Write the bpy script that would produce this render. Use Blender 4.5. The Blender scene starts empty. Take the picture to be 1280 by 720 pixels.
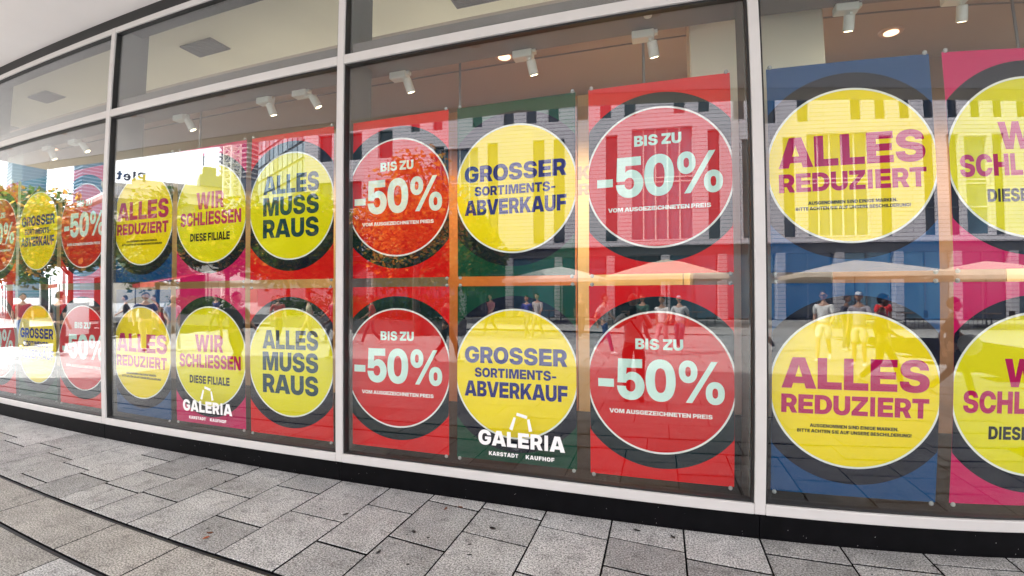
import bpy, math, random, json
import numpy as np
from mathutils import Vector, Matrix
from mathutils.geometry import delaunay_2d_cdt
R = math.radians
PI = math.pi
random.seed(7)
scene = bpy.context.scene
COL = scene.collection
S = 1.27            # the scene is laid out in units of 1.27 m; every root is brought to metres at the end
HS = 1 / S          # turns metres into layout units

# ------------------------------------------------------------------ camera
CAM = (0.0, -2.8376, 1.377)
cd = bpy.data.cameras.new('camera')
cam = bpy.data.objects.new('camera', cd)
COL.objects.link(cam)
yaw, pitch, roll = -0.3098, 0.013, -0.0029
cy, sy = math.cos(yaw), math.sin(yaw)
cp, sp = math.cos(pitch), math.sin(pitch)
cr, sr = math.cos(roll), math.sin(roll)
fwd0 = Vector((sy, cy, 0)); right0 = Vector((cy, -sy, 0)); up0 = Vector((0, 0, 1))
fwd = cp * fwd0 + sp * up0
up1 = -sp * fwd0 + cp * up0
rt = cr * right0 + sr * up1
up = -sr * right0 + cr * up1
m = Matrix((rt, up, -fwd)).transposed().to_4x4()
m.translation = Vector(CAM) * S
cam.matrix_world = m
cd.sensor_fit = 'HORIZONTAL'
cd.sensor_width = 36.0
cd.sensor_height = 20.25
cd.lens = 15.9
cd.type = 'PANO'                     # the phone's wide lens bends straight lines: a measured lens polynomial
cc = cd
cc.panorama_type = 'FISHEYE_LENS_POLYNOMIAL'
cc.fisheye_fov = R(150)
cc.fisheye_polynomial_k0 = 0.0
cc.fisheye_polynomial_k1 = -0.06426661652431007
cc.fisheye_polynomial_k2 = 0.000568354087157859
cc.fisheye_polynomial_k3 = 3.3802646671161e-05
cc.fisheye_polynomial_k4 = -9.97841537509793e-07
cd.clip_start = 0.02
cd.clip_end = 3000
scene.camera = cam

# ------------------------------------------------------------------ light
SUN = Vector((-0.64, 0.33, 0.69)).normalized()     # towards the sun
world = bpy.data.worlds.new('World')
scene.world = world
world.use_nodes = True
wn, wl = world.node_tree.nodes, world.node_tree.links
wn.clear()
sky = wn.new('ShaderNodeTexSky'); sky.sky_type = 'NISHITA'; sky.sun_disc = False
sky.sun_elevation = math.asin(SUN.z); sky.sun_rotation = math.atan2(SUN.x, SUN.y)
tc = wn.new('ShaderNodeTexCoord')
mp = wn.new('ShaderNodeMapping'); mp.inputs['Scale'].default_value = (1.0, 1.0, 3.2)
nz = wn.new('ShaderNodeTexNoise'); nz.inputs['Scale'].default_value = 2.1; nz.inputs['Detail'].default_value = 8; nz.inputs['Roughness'].default_value = .6
rp = wn.new('ShaderNodeValToRGB'); rp.color_ramp.elements[0].position = .33; rp.color_ramp.elements[1].position = .50
mx = wn.new('ShaderNodeMixRGB'); mx.inputs[2].default_value = (36, 36.2, 36.6, 1)
bg = wn.new('ShaderNodeBackground'); bg.inputs[1].default_value = 0.05
wo = wn.new('ShaderNodeOutputWorld')
wl.new(tc.outputs['Generated'], mp.inputs[0]); wl.new(mp.outputs[0], nz.inputs['Vector']); wl.new(nz.outputs[0], rp.inputs[0])
wl.new(rp.outputs[0], mx.inputs[0]); wl.new(sky.outputs[0], mx.inputs[1]); wl.new(mx.outputs[0], bg.inputs[0]); wl.new(bg.outputs[0], wo.inputs[0])
sl = bpy.data.lights.new('sun', 'SUN'); sl.energy = 5.0; sl.angle = R(.5); sl.color = (1, .95, .87)
so = bpy.data.objects.new('sun', sl); COL.objects.link(so)
so.rotation_euler = SUN.to_track_quat('Z', 'Y').to_euler()
so.location = (0, 0, 40)
scene.view_settings.view_transform = 'Standard'
scene.view_settings.look = 'None'
scene.view_settings.exposure = 1.72
scene.view_settings.gamma = 1
scene.cycles.use_denoising = True
scene.cycles.max_bounces = 10
scene.cycles.transparent_max_bounces = 16
scene.cycles.glossy_bounces = 4
scene.cycles.sample_clamp_indirect = 8

# ------------------------------------------------------------------ helpers
def lin(c):
    return tuple((v / 12.92 if v <= .04045 else ((v + .055) / 1.055) ** 2.4) for v in c)
def rgb(r, g, b):
    return lin((r / 255, g / 255, b / 255))

MATS = {}
def mat(name, col, rough=.6, metal=0., var=0., vscale=6., bump=0., bscale=60., spec=.5, emit=0., objrand=0., coat=0.):
    if name in MATS: return MATS[name]
    m = bpy.data.materials.new(name); m.use_nodes = True
    n, l = m.node_tree.nodes, m.node_tree.links
    b = n['Principled BSDF']
    b.inputs['Base Color'].default_value = (*col, 1)
    b.inputs['Roughness'].default_value = rough
    b.inputs['Metallic'].default_value = metal
    b.inputs['Specular IOR Level'].default_value = spec
    b.inputs['Coat Weight'].default_value = coat
    t = n.new('ShaderNodeTexCoord')
    if emit:
        b.inputs['Emission Color'].default_value = (*col, 1); b.inputs['Emission Strength'].default_value = emit
    if var or objrand:
        nz = n.new('ShaderNodeTexNoise'); nz.inputs['Scale'].default_value = vscale; nz.inputs['Detail'].default_value = 6
        l.new(t.outputs['Object'], nz.inputs['Vector'])
        hs = n.new('ShaderNodeHueSaturation'); hs.inputs['Color'].default_value = (*col, 1)
        mr = n.new('ShaderNodeMapRange'); mr.inputs['From Min'].default_value = .25; mr.inputs['From Max'].default_value = .75
        mr.inputs['To Min'].default_value = 1 - var; mr.inputs['To Max'].default_value = 1 + var
        l.new(nz.outputs[0], mr.inputs['Value'])
        src = mr.outputs[0]
        if objrand:
            oi = n.new('ShaderNodeObjectInfo'); m2 = n.new('ShaderNodeMapRange')
            m2.inputs['To Min'].default_value = 1 - objrand; m2.inputs['To Max'].default_value = 1 + objrand
            l.new(oi.outputs['Random'], m2.inputs['Value'])
            mu = n.new('ShaderNodeMath'); mu.operation = 'MULTIPLY'; l.new(src, mu.inputs[0]); l.new(m2.outputs[0], mu.inputs[1]); src = mu.outputs[0]
        l.new(src, hs.inputs['Value']); l.new(hs.outputs[0], b.inputs['Base Color'])
    if bump:
        nb = n.new('ShaderNodeTexNoise'); nb.inputs['Scale'].default_value = bscale; nb.inputs['Detail'].default_value = 4
        l.new(t.outputs['Object'], nb.inputs['Vector'])
        bp = n.new('ShaderNodeBump'); bp.inputs['Strength'].default_value = bump; bp.inputs['Distance'].default_value = .01
        l.new(nb.outputs[0], bp.inputs['Height']); l.new(bp.outputs[0], b.inputs['Normal'])
    MATS[name] = m
    return m

def tag(o, label=None, cat=None, group=None, kind=None):
    if label: o['label'] = label
    if cat: o['category'] = cat
    if group: o['group'] = group
    if kind: o['kind'] = kind
    return o
def empty(name, loc=(0, 0, 0), rz=0, **k):
    o = bpy.data.objects.new(name, None); COL.objects.link(o)
    o.empty_display_size = .1
    o.location = loc; o.rotation_euler = (0, 0, rz)
    return tag(o, **k)
def ob(name, me, parent=None, loc=(0, 0, 0), rot=(0, 0, 0), sc=None, **k):
    o = bpy.data.objects.new(name, me); COL.objects.link(o)
    o.location = loc; o.rotation_euler = rot
    if sc: o.scale = sc
    if parent: o.parent = parent
    return tag(o, **k)
def link_mat(o, mats):
    for i, mm in enumerate(mats):
        o.material_slots[i].link = 'OBJECT'; o.material_slots[i].material = mm

class MB:
    def __init__(s): s.v = []; s.f = []; s.m = []
    def add(s, vs, fs, mi=0):
        o = len(s.v); s.v += [tuple(v) for v in vs]
        for f in fs: s.f.append(tuple(i + o for i in f)); s.m.append(mi)
        return s
    def box(s, x0, x1, y0, y1, z0, z1, mi=0):
        return s.add([(x0, y0, z0), (x1, y0, z0), (x1, y1, z0), (x0, y1, z0), (x0, y0, z1), (x1, y0, z1), (x1, y1, z1), (x0, y1, z1)],
                     [(0, 3, 2, 1), (4, 5, 6, 7), (0, 1, 5, 4), (1, 2, 6, 5), (2, 3, 7, 6), (3, 0, 4, 7)], mi)
    def cbox(s, x0, x1, y0, y1, z0, z1, c=.004, mi=0):
        """box with all edges chamfered by c"""
        vs = []; 
        for (x, sx) in ((x0, 1), (x1, -1)):
            for (y, sy_) in ((y0, 1), (y1, -1)):
                for (z, sz) in ((z0, 1), (z1, -1)):
                    vs += [(x, y + sy_ * c, z + sz * c), (x + sx * c, y, z + sz * c), (x + sx * c, y + sy_ * c, z)]
        def I(a, b, d, k): return ((a * 2 + b) * 2 + d) * 3 + k
        fs = []
        for a in (0, 1): fs.append((I(a,0,0,0), I(a,1,0,0), I(a,1,1,0), I(a,0,1,0)))
        for b in (0, 1): fs.append((I(0,b,0,1), I(1,b,0,1), I(1,b,1,1), I(0,b,1,1)))
        for d in (0, 1): fs.append((I(0,0,d,2), I(1,0,d,2), I(1,1,d,2), I(0,1,d,2)))
        for a in (0, 1):
            for b in (0, 1): fs.append((I(a,b,0,0), I(a,b,1,0), I(a,b,1,1), I(a,b,0,1)))
            for d in (0, 1): fs.append((I(a,0,d,0), I(a,1,d,0), I(a,1,d,2), I(a,0,d,2)))
        for b in (0, 1):
            for d in (0, 1): fs.append((I(0,b,d,1), I(1,b,d,1), I(1,b,d,2), I(0,b,d,2)))
        for a in (0, 1):
            for b in (0, 1):
                for d in (0, 1): fs.append((I(a,b,d,0), I(a,b,d,1), I(a,b,d,2)))
        return s.add(vs, fs, mi)
    def tube(s, pts, rs, n=10, mi=0, cap=True):
        pts = [Vector(p) for p in pts]
        if not hasattr(rs, '__len__'): rs = [rs] * len(pts)
        vs = []; fs = []
        for i, p in enumerate(pts):
            d = (pts[min(i + 1, len(pts) - 1)] - pts[max(i - 1, 0)]).normalized()
            a = d.orthogonal().normalized() if abs(d.z) > .9 else d.cross(Vector((0, 0, 1))).normalized()
            if abs(d.z) > .9: a = (Vector((1, 0, 0)) - d * d.x).normalized()
            b = d.cross(a)
            for k in range(n):
                t = 2 * PI * k / n
                vs.append(p + rs[i] * (math.cos(t) * a + math.sin(t) * b))
        for i in range(len(pts) - 1):
            for k in range(n):
                fs.append((i * n + k, i * n + (k + 1) % n, (i + 1) * n + (k + 1) % n, (i + 1) * n + k))
        if cap:
            fs.append(tuple(range(n))[::-1]); fs.append(tuple(range((len(pts) - 1) * n, len(pts) * n)))
        return s.add(vs, fs, mi)
    def ball(s, c, r, nu=12, nv=8, mi=0):
        if not hasattr(r, '__len__'): r = (r, r, r)
        vs = [(c[0], c[1], c[2] - r[2])]; fs = []
        for j in range(1, nv):
            t = PI * j / nv - PI / 2
            for i in range(nu):
                u = 2 * PI * i / nu
                vs.append((c[0] + r[0] * math.cos(t) * math.cos(u), c[1] + r[1] * math.cos(t) * math.sin(u), c[2] + r[2] * math.sin(t)))
        vs.append((c[0], c[1], c[2] + r[2]))
        for i in range(nu): fs.append((0, 1 + (i + 1) % nu, 1 + i))
        for j in range(nv - 2):
            for i in range(nu):
                a = 1 + j * nu
                fs.append((a + i, a + (i + 1) % nu, a + nu + (i + 1) % nu, a + nu + i))
        a = 1 + (nv - 2) * nu
        for i in range(nu): fs.append((a + i, a + (i + 1) % nu, len(vs) - 1))
        return s.add(vs, fs, mi)
    def mesh(s, name, mats, smooth=False):
        me = bpy.data.meshes.new(name); me.from_pydata(s.v, [], s.f)
        for mm in (mats if isinstance(mats, (list, tuple)) else [mats]): me.materials.append(mm)
        me.polygons.foreach_set('material_index', s.m)
        if smooth: me.polygons.foreach_set('use_smooth', [True] * len(s.f))
        me.update()
        return me
    def obj(s, name, mats, parent=None, smooth=False, loc=(0, 0, 0), rot=(0, 0, 0), fix=False, **k):
        me = s.mesh(name, mats, smooth)
        if fix: fixn(me)
        return ob(name, me, parent, loc, rot, **k)
def fixn(me):
    import bmesh
    b = bmesh.new(); b.from_mesh(me); bmesh.ops.recalc_face_normals(b, faces=b.faces); b.to_mesh(me); b.free()

# ------------------------------------------------------------------ heavy grotesque lettering (outlines in 1/1024 em)
GLYPHS = json.loads(r'''{"!":[276,[[51,236,32,745,244,745,225,236],[138,-10,98,-2,64,21,42,55,34,94,42,134,64,168,98,191,138,198,178,191,212,168,234,134,242,94,234,55,212,21,178,-2]]],"%":[1042,[[250,351,224,352,199,357,175,364,154,375,133,388,116,404,100,422,86,442,76,465,68,490,64,517,62,546,62,561,64,590,68,617,76,642,86,665,100,686,116,704,133,720,154,733,175,744,199,751,224,756,250,757,276,756,302,751,325,744,347,733,367,720,385,704,401,686,414,665,425,642,433,617,437,590,439,561,439,546,437,517,433,490,425,465,414,442,401,422,385,404,367,388,347,375,325,364,302,357,276,352],[250,465,273,470,291,484,303,509,307,546,307,561,303,598,291,624,273,639,250,644,227,639,210,624,198,598,194,561,194,546,198,509,210,484,227,470],[791,-12,765,-11,740,-6,716,1,694,12,674,25,656,40,641,59,628,79,617,102,609,127,605,154,603,183,603,198,605,227,609,254,617,279,628,302,641,323,656,341,674,357,694,370,716,380,740,388,765,392,791,394,818,392,842,388,866,380,888,370,908,357,926,341,942,323,955,302,966,279,974,254,978,227,980,198,980,183,978,154,974,127,966,102,955,79,942,59,926,40,908,25,888,12,866,1,842,-6,818,-11],[791,102,814,107,832,121,844,146,848,183,848,198,844,235,832,261,814,276,791,281,768,276,750,261,739,235,735,198,735,183,739,146,750,121,768,107],[201,0,713,745,841,745,329,0]]],"-":[470,[[410,360,410,209,60,209,60,360]]],".":[272,[[136,-10,96,-2,62,21,40,55,32,94,40,134,62,168,96,191,136,198,176,191,210,168,232,134,240,94,232,55,210,21,176,-2]]],"0":[660,[[330,-12,281,-9,235,0,194,14,157,34,125,60,96,91,72,126,52,167,37,212,26,261,19,315,17,372,19,430,26,483,37,533,52,578,72,618,96,654,125,685,157,710,194,731,235,745,281,754,330,757,380,754,425,745,466,731,503,710,536,685,564,654,588,618,608,578,623,533,634,483,641,430,643,372,641,315,634,261,623,212,608,167,588,126,564,90,536,60,503,34,466,14,425,0,380,-9],[330,148,368,155,397,175,409,190,420,208,428,229,435,252,440,279,444,307,446,338,447,372,446,406,444,437,440,466,435,492,428,516,420,537,409,555,397,570,368,590,330,597,293,590,263,570,251,555,240,537,232,516,225,492,220,466,216,437,214,406,213,372,214,338,216,307,220,279,225,252,232,229,240,208,251,190,263,175,293,155]]],"5":[635,[[316,-12,274,-10,235,-4,199,5,165,18,135,35,107,55,83,78,63,105,46,135,33,167,25,202,20,240,212,240,216,213,226,189,242,169,264,154,289,144,318,141,346,144,371,155,392,171,407,193,417,220,420,250,417,281,407,308,391,331,370,348,346,358,318,362,282,358,252,345,230,325,217,300,31,300,52,745,569,745,569,583,234,583,224,462,226,462,251,482,282,497,318,506,358,508,382,507,406,504,430,498,453,489,476,479,497,466,517,452,536,436,553,418,569,398,582,377,594,355,603,332,610,307,614,282,615,256,613,218,606,182,594,149,578,118,558,89,533,64,505,41,474,22,439,7,401,-3,360,-10]]],"A":[782,[[0,0,250,745,530,745,782,0,548,0,465,289,452,336,438,382,425,429,412,475,400,521,387,568,375,616,363,666,419,666,406,616,394,568,381,521,368,475,355,429,342,382,328,336,314,289,228,0],[186,122,186,282,596,282,596,122]]],"B":[666,[[40,0,40,745,363,745,404,744,441,739,475,732,506,721,533,708,557,693,577,675,594,655,606,634,616,610,621,585,623,559,618,518,605,481,583,450,555,424,538,413,520,405,500,398,479,392,502,389,525,385,546,377,565,367,583,354,600,339,614,322,626,304,635,283,642,260,647,236,648,211,646,181,640,153,631,127,618,102,601,80,580,60,557,42,530,27,499,15,466,7,430,2,391,0],[242,156,352,156,386,161,412,176,429,199,435,230,432,250,425,268,412,283,396,294,376,301,352,303,242,303],[242,450,340,450,361,452,380,458,395,469,406,483,413,500,415,520,410,548,394,570,370,584,340,589,242,589]]],"C":[747,[[382,-12,332,-9,285,-1,241,13,198,32,159,57,125,87,94,122,68,163,47,208,32,258,23,313,20,372,23,432,32,487,47,537,68,582,94,623,125,658,159,688,198,713,241,732,285,746,332,754,382,757,417,756,451,752,483,745,514,736,543,724,570,711,595,695,619,676,640,656,660,634,677,610,692,584,705,556,715,527,723,496,728,464,518,464,512,489,503,512,490,531,474,547,456,560,435,569,412,575,386,577,362,576,339,571,319,564,301,553,284,540,270,524,258,505,248,483,240,459,234,433,231,404,230,372,231,341,234,312,240,285,248,262,258,240,270,221,284,205,300,192,319,182,339,174,362,170,386,168,412,170,435,176,456,185,474,198,490,214,502,233,512,255,518,280,728,280,723,248,715,217,705,188,692,160,677,134,660,110,640,88,618,68,595,50,569,34,542,20,513,9,483,0,451,-7,417,-11]]],"D":[728,[[331,0,127,0,127,172,321,172,350,173,376,177,400,184,421,194,439,206,455,221,468,239,479,260,487,284,493,310,497,340,498,372,497,405,493,435,487,461,478,485,467,506,454,524,437,539,419,551,397,561,372,568,345,572,315,573,124,573,124,745,328,745,384,742,436,734,484,719,528,699,569,674,604,644,635,609,661,569,682,526,696,478,705,427,708,372,705,317,696,266,682,219,662,176,636,136,606,101,570,71,531,46,486,26,439,12,387,3],[248,745,248,0,40,0,40,745]]],"E":[647,[[40,0,40,745,617,745,617,569,248,569,248,457,588,457,588,287,248,287,248,176,617,176,617,0]]],"F":[620,[[40,0,40,745,600,745,600,569,248,569,248,437,580,437,580,268,248,268,248,0]]],"G":[758,[[386,-12,332,-9,282,0,236,14,193,35,154,61,120,92,90,128,65,168,45,213,31,262,23,315,20,372,23,432,32,487,47,537,68,582,94,623,125,658,159,688,198,713,241,732,285,746,332,754,382,757,416,756,448,752,480,746,510,738,539,727,567,715,592,700,616,683,638,665,658,644,676,622,691,598,704,573,714,546,721,518,724,488,512,488,507,508,499,526,488,541,474,554,458,564,438,571,416,576,390,577,365,576,342,571,321,564,302,553,285,540,271,524,258,505,248,484,240,460,235,433,231,404,230,372,231,340,235,311,240,285,248,260,259,239,272,220,286,205,304,192,323,181,344,174,368,169,394,168,434,171,467,181,493,197,512,217,523,242,527,272,570,268,392,268,392,416,730,416,730,308,727,262,719,218,706,177,687,140,663,106,635,76,603,50,567,28,526,10,483,-2,436,-10]]],"H":[744,[[40,0,40,745,248,745,248,466,496,466,496,745,704,745,704,0,496,0,496,290,248,290,248,0]]],"I":[447,[[25,0,25,163,120,163,120,582,25,582,25,745,422,745,422,582,328,582,328,163,422,163,422,0]]],"K":[746,[[194,106,194,359,206,375,219,392,231,408,244,424,256,440,269,456,281,473,294,489,306,505,319,521,332,537,344,554,492,745,732,745,421,362,402,362],[40,0,40,745,248,745,248,585,248,370,248,272,248,0],[508,0,329,300,453,456,746,0]]],"L":[589,[[40,0,40,745,248,745,248,176,569,176,569,0]]],"M":[947,[[40,0,40,745,351,745,418,512,427,479,438,439,444,417,450,394,456,371,462,348,468,325,474,302,479,279,484,257,494,217,501,184,448,184,455,217,464,257,469,279,475,302,481,325,486,348,492,371,498,394,504,417,510,439,520,479,530,512,596,745,907,745,907,0,703,0,703,288,703,317,704,354,705,375,706,396,706,419,707,442,708,467,708,491,709,515,710,540,710,564,711,587,711,610,711,632,734,632,729,610,724,588,718,564,712,540,705,516,699,492,693,468,687,444,681,420,675,398,669,376,664,356,653,318,644,288,558,0,390,0,302,288,293,318,282,356,277,376,271,398,265,420,258,444,252,468,246,492,240,516,233,540,227,564,221,588,215,610,210,632,236,632,236,610,236,587,237,564,237,540,238,515,239,491,239,467,240,442,241,419,241,396,242,375,243,354,244,317,244,288,244,0]]],"N":[756,[[40,0,40,745,252,745,434,452,447,430,464,401,473,384,482,367,492,349,502,330,522,294,540,260,515,202,514,223,513,245,512,269,511,294,510,320,510,345,509,370,509,394,508,438,508,472,508,745,716,745,716,0,504,0,334,272,318,300,297,335,286,354,274,375,262,397,250,420,237,444,224,468,212,492,199,516,240,528,242,502,243,476,245,450,246,425,247,400,247,377,248,355,248,334,248,299,248,272,248,0]]],"O":[764,[[382,-12,332,-9,285,-1,241,13,198,32,159,57,125,87,94,122,68,163,47,208,32,258,23,313,20,372,23,432,32,487,47,537,68,582,94,623,125,658,159,688,198,713,241,732,285,746,332,754,382,757,432,754,479,746,523,732,566,713,604,688,639,658,670,623,696,582,717,537,732,487,741,432,744,372,741,312,732,258,717,208,696,162,670,122,639,87,604,57,566,32,523,13,479,-1,432,-9],[382,168,406,170,427,174,447,182,465,192,481,206,495,222,507,241,516,262,524,286,530,313,533,341,534,372,533,403,530,432,524,458,516,482,507,504,495,523,481,539,465,553,447,563,427,571,406,575,382,577,359,575,337,571,317,563,300,553,284,539,270,523,258,504,248,482,240,458,234,432,231,403,230,372,231,341,234,313,240,286,248,262,258,241,270,222,284,206,300,192,317,182,337,174,359,170]]],"P":[664,[[40,0,40,745,356,745,400,743,440,737,476,727,510,713,541,696,568,675,591,651,611,623,626,593,637,560,644,524,646,485,644,447,637,411,626,378,611,347,591,319,568,295,541,274,510,257,476,243,440,233,400,227,356,225,160,225,160,396,341,396,370,399,395,407,415,420,430,438,440,460,443,485,440,511,430,532,415,550,395,563,370,571,341,574,248,574,248,0]]],"R":[682,[[40,0,40,745,356,745,400,743,440,737,476,727,510,713,541,696,568,675,591,651,611,623,626,593,637,560,644,524,646,485,644,448,637,413,625,381,609,351,589,324,565,301,537,281,505,264,470,250,432,241,390,235,346,233,168,233,168,394,341,394,370,397,395,406,415,419,430,438,440,460,443,485,440,511,430,533,415,551,395,564,370,573,341,576,248,576,248,0],[452,0,290,338,503,338,669,0]]],"S":[702,[[352,-12,302,-10,257,-4,215,5,178,18,144,35,115,55,90,79,69,106,53,137,41,171,34,208,32,248,228,248,234,220,246,196,264,178,289,164,319,155,354,152,385,154,412,160,434,170,450,183,461,199,464,218,461,234,451,249,434,262,411,272,380,282,342,290,268,304,217,317,173,334,135,355,103,380,78,410,60,443,50,479,46,519,48,553,56,586,68,616,84,644,106,669,130,691,159,711,192,727,227,740,266,750,307,755,350,757,395,755,437,750,475,740,510,728,542,711,570,692,594,669,614,642,631,613,643,581,651,547,654,509,463,509,453,544,430,570,397,587,354,593,327,591,303,585,283,575,268,562,258,547,255,529,258,512,266,498,281,487,303,477,331,468,366,460,426,450,457,443,486,436,512,428,536,419,558,409,578,398,596,387,612,374,638,345,656,312,662,294,666,275,669,255,670,233,667,195,660,161,649,129,632,100,612,74,587,52,557,33,524,17,487,4,446,-5,401,-10]]],"T":[672,[[20,569,20,745,652,745,652,569,440,569,440,0,232,0,232,569]]],"U":[722,[[361,-12,314,-10,270,-3,229,7,192,22,158,41,128,64,102,89,80,119,62,151,50,187,42,224,40,265,40,745,242,745,242,282,246,249,258,221,276,197,300,178,328,167,361,163,394,167,423,178,447,197,465,220,476,249,480,282,480,745,682,745,682,265,680,224,672,186,660,151,642,119,620,89,595,63,565,41,530,22,493,7,452,-3,408,-10]]],"V":[768,[[250,0,0,745,229,745,316,456,329,409,343,362,356,315,370,268,382,221,395,174,408,127,420,80,360,80,372,127,384,174,396,221,408,268,420,315,433,362,446,409,460,456,542,745,768,745,526,0]]],"W":[1062,[[198,0,0,745,226,745,286,456,291,429,297,401,302,374,307,347,312,319,317,292,322,265,327,238,332,210,336,183,341,155,346,128,298,128,303,155,308,183,313,210,318,238,324,265,329,292,335,319,340,347,346,374,352,401,358,429,364,456,430,745,632,745,698,456,704,429,710,401,716,374,722,347,727,319,733,292,738,265,744,238,749,210,754,183,759,155,764,128,716,128,721,155,726,183,730,210,735,238,740,265,745,292,750,319,755,347,760,374,765,401,771,429,776,456,836,745,1062,745,864,0,636,0,552,344,547,365,542,388,536,414,531,442,525,473,518,506,510,544,500,584,562,584,552,544,544,506,538,473,532,442,526,414,521,388,516,365,510,344,426,0]]],"X":[759,[[0,0,321,456,321,301,30,745,264,745,324,648,339,623,354,598,369,573,384,548,398,522,412,498,351,498,366,522,380,548,395,573,410,598,426,623,441,648,502,745,730,745,448,313,448,458,759,0,518,0,436,128,425,147,413,166,401,185,389,204,377,223,366,242,392,242,381,223,369,204,357,185,346,166,333,147,320,128,235,0]]],"Z":[668,[[25,0,25,156,304,480,321,499,338,519,356,539,374,559,392,578,410,598,429,618,448,638,472,569,446,569,420,569,394,569,368,569,342,569,316,569,290,569,264,569,32,569,32,745,640,745,640,589,365,264,348,244,331,225,313,205,296,185,278,166,260,146,241,126,223,106,200,176,226,176,252,176,278,176,304,176,330,176,356,176,382,176,408,176,643,176,643,0]]],"a":[597,[[205,-10,179,-8,155,-5,133,0,112,8,92,17,75,29,61,43,48,59,38,77,31,98,26,121,25,146,29,187,40,221,59,249,84,272,114,289,148,302,167,306,187,310,207,313,228,315,270,319,303,323,327,329,344,338,353,348,356,361,356,363,354,374,348,383,340,391,328,396,313,400,296,401,278,400,262,396,250,389,240,379,234,367,230,353,47,353,51,382,58,408,68,433,82,455,98,474,118,492,141,506,167,518,197,528,229,535,265,539,304,540,334,539,361,537,387,533,412,528,434,521,455,513,473,503,490,492,518,465,538,433,545,415,550,395,553,375,554,353,554,0,359,0,359,74,357,74,338,46,317,24,293,9,267,-2,237,-8],[270,115,291,117,312,123,330,133,345,148,355,165,358,187,358,229,350,226,342,224,334,222,324,219,314,217,304,215,291,212,278,210,259,206,243,200,230,192,220,182,214,171,212,158,214,145,220,135,228,126,240,120,254,116]]],"e":[597,[[304,-12,264,-10,226,-3,191,8,158,23,128,43,101,65,78,91,59,121,43,153,32,188,25,225,23,264,25,303,32,340,43,375,58,407,78,437,101,463,127,485,156,505,189,520,223,531,260,538,300,540,329,539,358,535,385,529,411,520,435,509,458,496,479,481,498,464,516,445,531,425,545,402,556,378,565,353,571,326,575,299,576,270,576,216,82,216,82,328,485,328,393,308,390,334,382,356,370,374,352,386,331,394,305,397,279,394,258,386,240,374,228,356,220,334,217,308,217,220,220,193,228,170,242,152,261,138,284,130,312,127,332,128,350,132,366,139,380,148,390,159,397,172,574,172,567,146,557,122,544,99,526,77,506,57,484,40,458,25,431,12,401,1,370,-6,338,-11]]],"l":[317,[[244,0,195,2,153,10,119,22,91,38,70,60,55,89,46,123,43,163,43,745,243,745,243,182,245,167,252,156,264,149,280,147,286,147,291,147,297,147,302,147,302,0,288,0,273,0,258,0]]],"t":[428,[[408,528,408,376,10,376,10,528],[99,672,299,672,299,193,301,173,308,161,322,154,345,152,360,152,379,152,397,152,408,152,408,0,390,0,363,0,331,0,298,0,250,2,208,9,174,21,146,38,126,59,111,87,102,120,99,158]]],"u":[633,[[221,-12,193,-10,167,-6,144,2,123,13,104,27,88,44,74,63,63,85,54,109,48,136,44,164,43,195,43,528,243,528,243,240,248,205,262,179,285,162,316,157,338,160,356,167,371,180,382,197,388,220,390,248,390,528,590,528,590,0,392,0,392,146,418,146,405,113,389,83,370,56,348,32,322,13,293,-1,259,-9]]],"z":[574,[[49,0,49,128,288,375,288,376,49,376,49,528,520,528,520,392,288,152,288,151,525,151,525,0]]]}''')
GLYPHS['I'] = [330, [[72, 0, 72, 745, 258, 745, 258, 0]]]
CAPH = 745.0
_tri = {}
def glyph(ch):
    if ch in _tri: return _tri[ch]
    adv, cs = GLYPHS[ch]
    loops = [[(c[i], c[i + 1]) for i in range(0, len(c), 2)] for c in cs]
    vs, es = [], []
    for lp in loops:
        o = len(vs); n = len(lp)
        vs += [Vector((float(a), float(b))) for a, b in lp]
        es += [(o + i, o + (i + 1) % n) for i in range(n)]
    v, e, f = delaunay_2d_cdt(vs, es, [], 0, 0.01)[:3]
    keep = []
    for t in f:
        cx = sum(v[i].x for i in t) / 3; cy_ = sum(v[i].y for i in t) / 3
        w = 0
        for lp in loops:
            for i in range(len(lp)):
                (x0, y0), (x1, y1) = lp[i], lp[(i + 1) % len(lp)]
                if (y0 <= cy_) != (y1 <= cy_):
                    xx = x0 + (cy_ - y0) / (y1 - y0) * (x1 - x0)
                    if xx > cx: w += 1 if y1 > y0 else -1
        if w: keep.append(tuple(t) if False else tuple(t))
    _tri[ch] = (adv, [(p.x, p.y) for p in v], keep)
    return _tri[ch]
def text_into(mb, text, width, cap, xc, zc, y, mi=0, track=-14, spc=210):
    """letters in the XZ plane facing -Y, centred on (xc, zc)"""
    x = 0; place = []
    for ch in text:
        if ch == ' ': x += spc; continue
        adv = glyph(ch)[0]; place.append((ch, x)); x += adv + track
    first, last = place[0], place[-1]
    xs = [p[0] for p in glyph(first[0])[1]]; x0 = first[1] + min(xs)
    xs = [p[0] for p in glyph(last[0])[1]]; x1 = last[1] + max(xs)
    kx = width / (x1 - x0); kz = cap / CAPH
    for ch, px_ in place:
        _, vs, fs = glyph(ch)
        mb.add([(xc - width / 2 + (px_ + a - x0) * kx, y, zc - cap / 2 + b * kz) for a, b in vs], fs, mi)
    return mb

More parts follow.
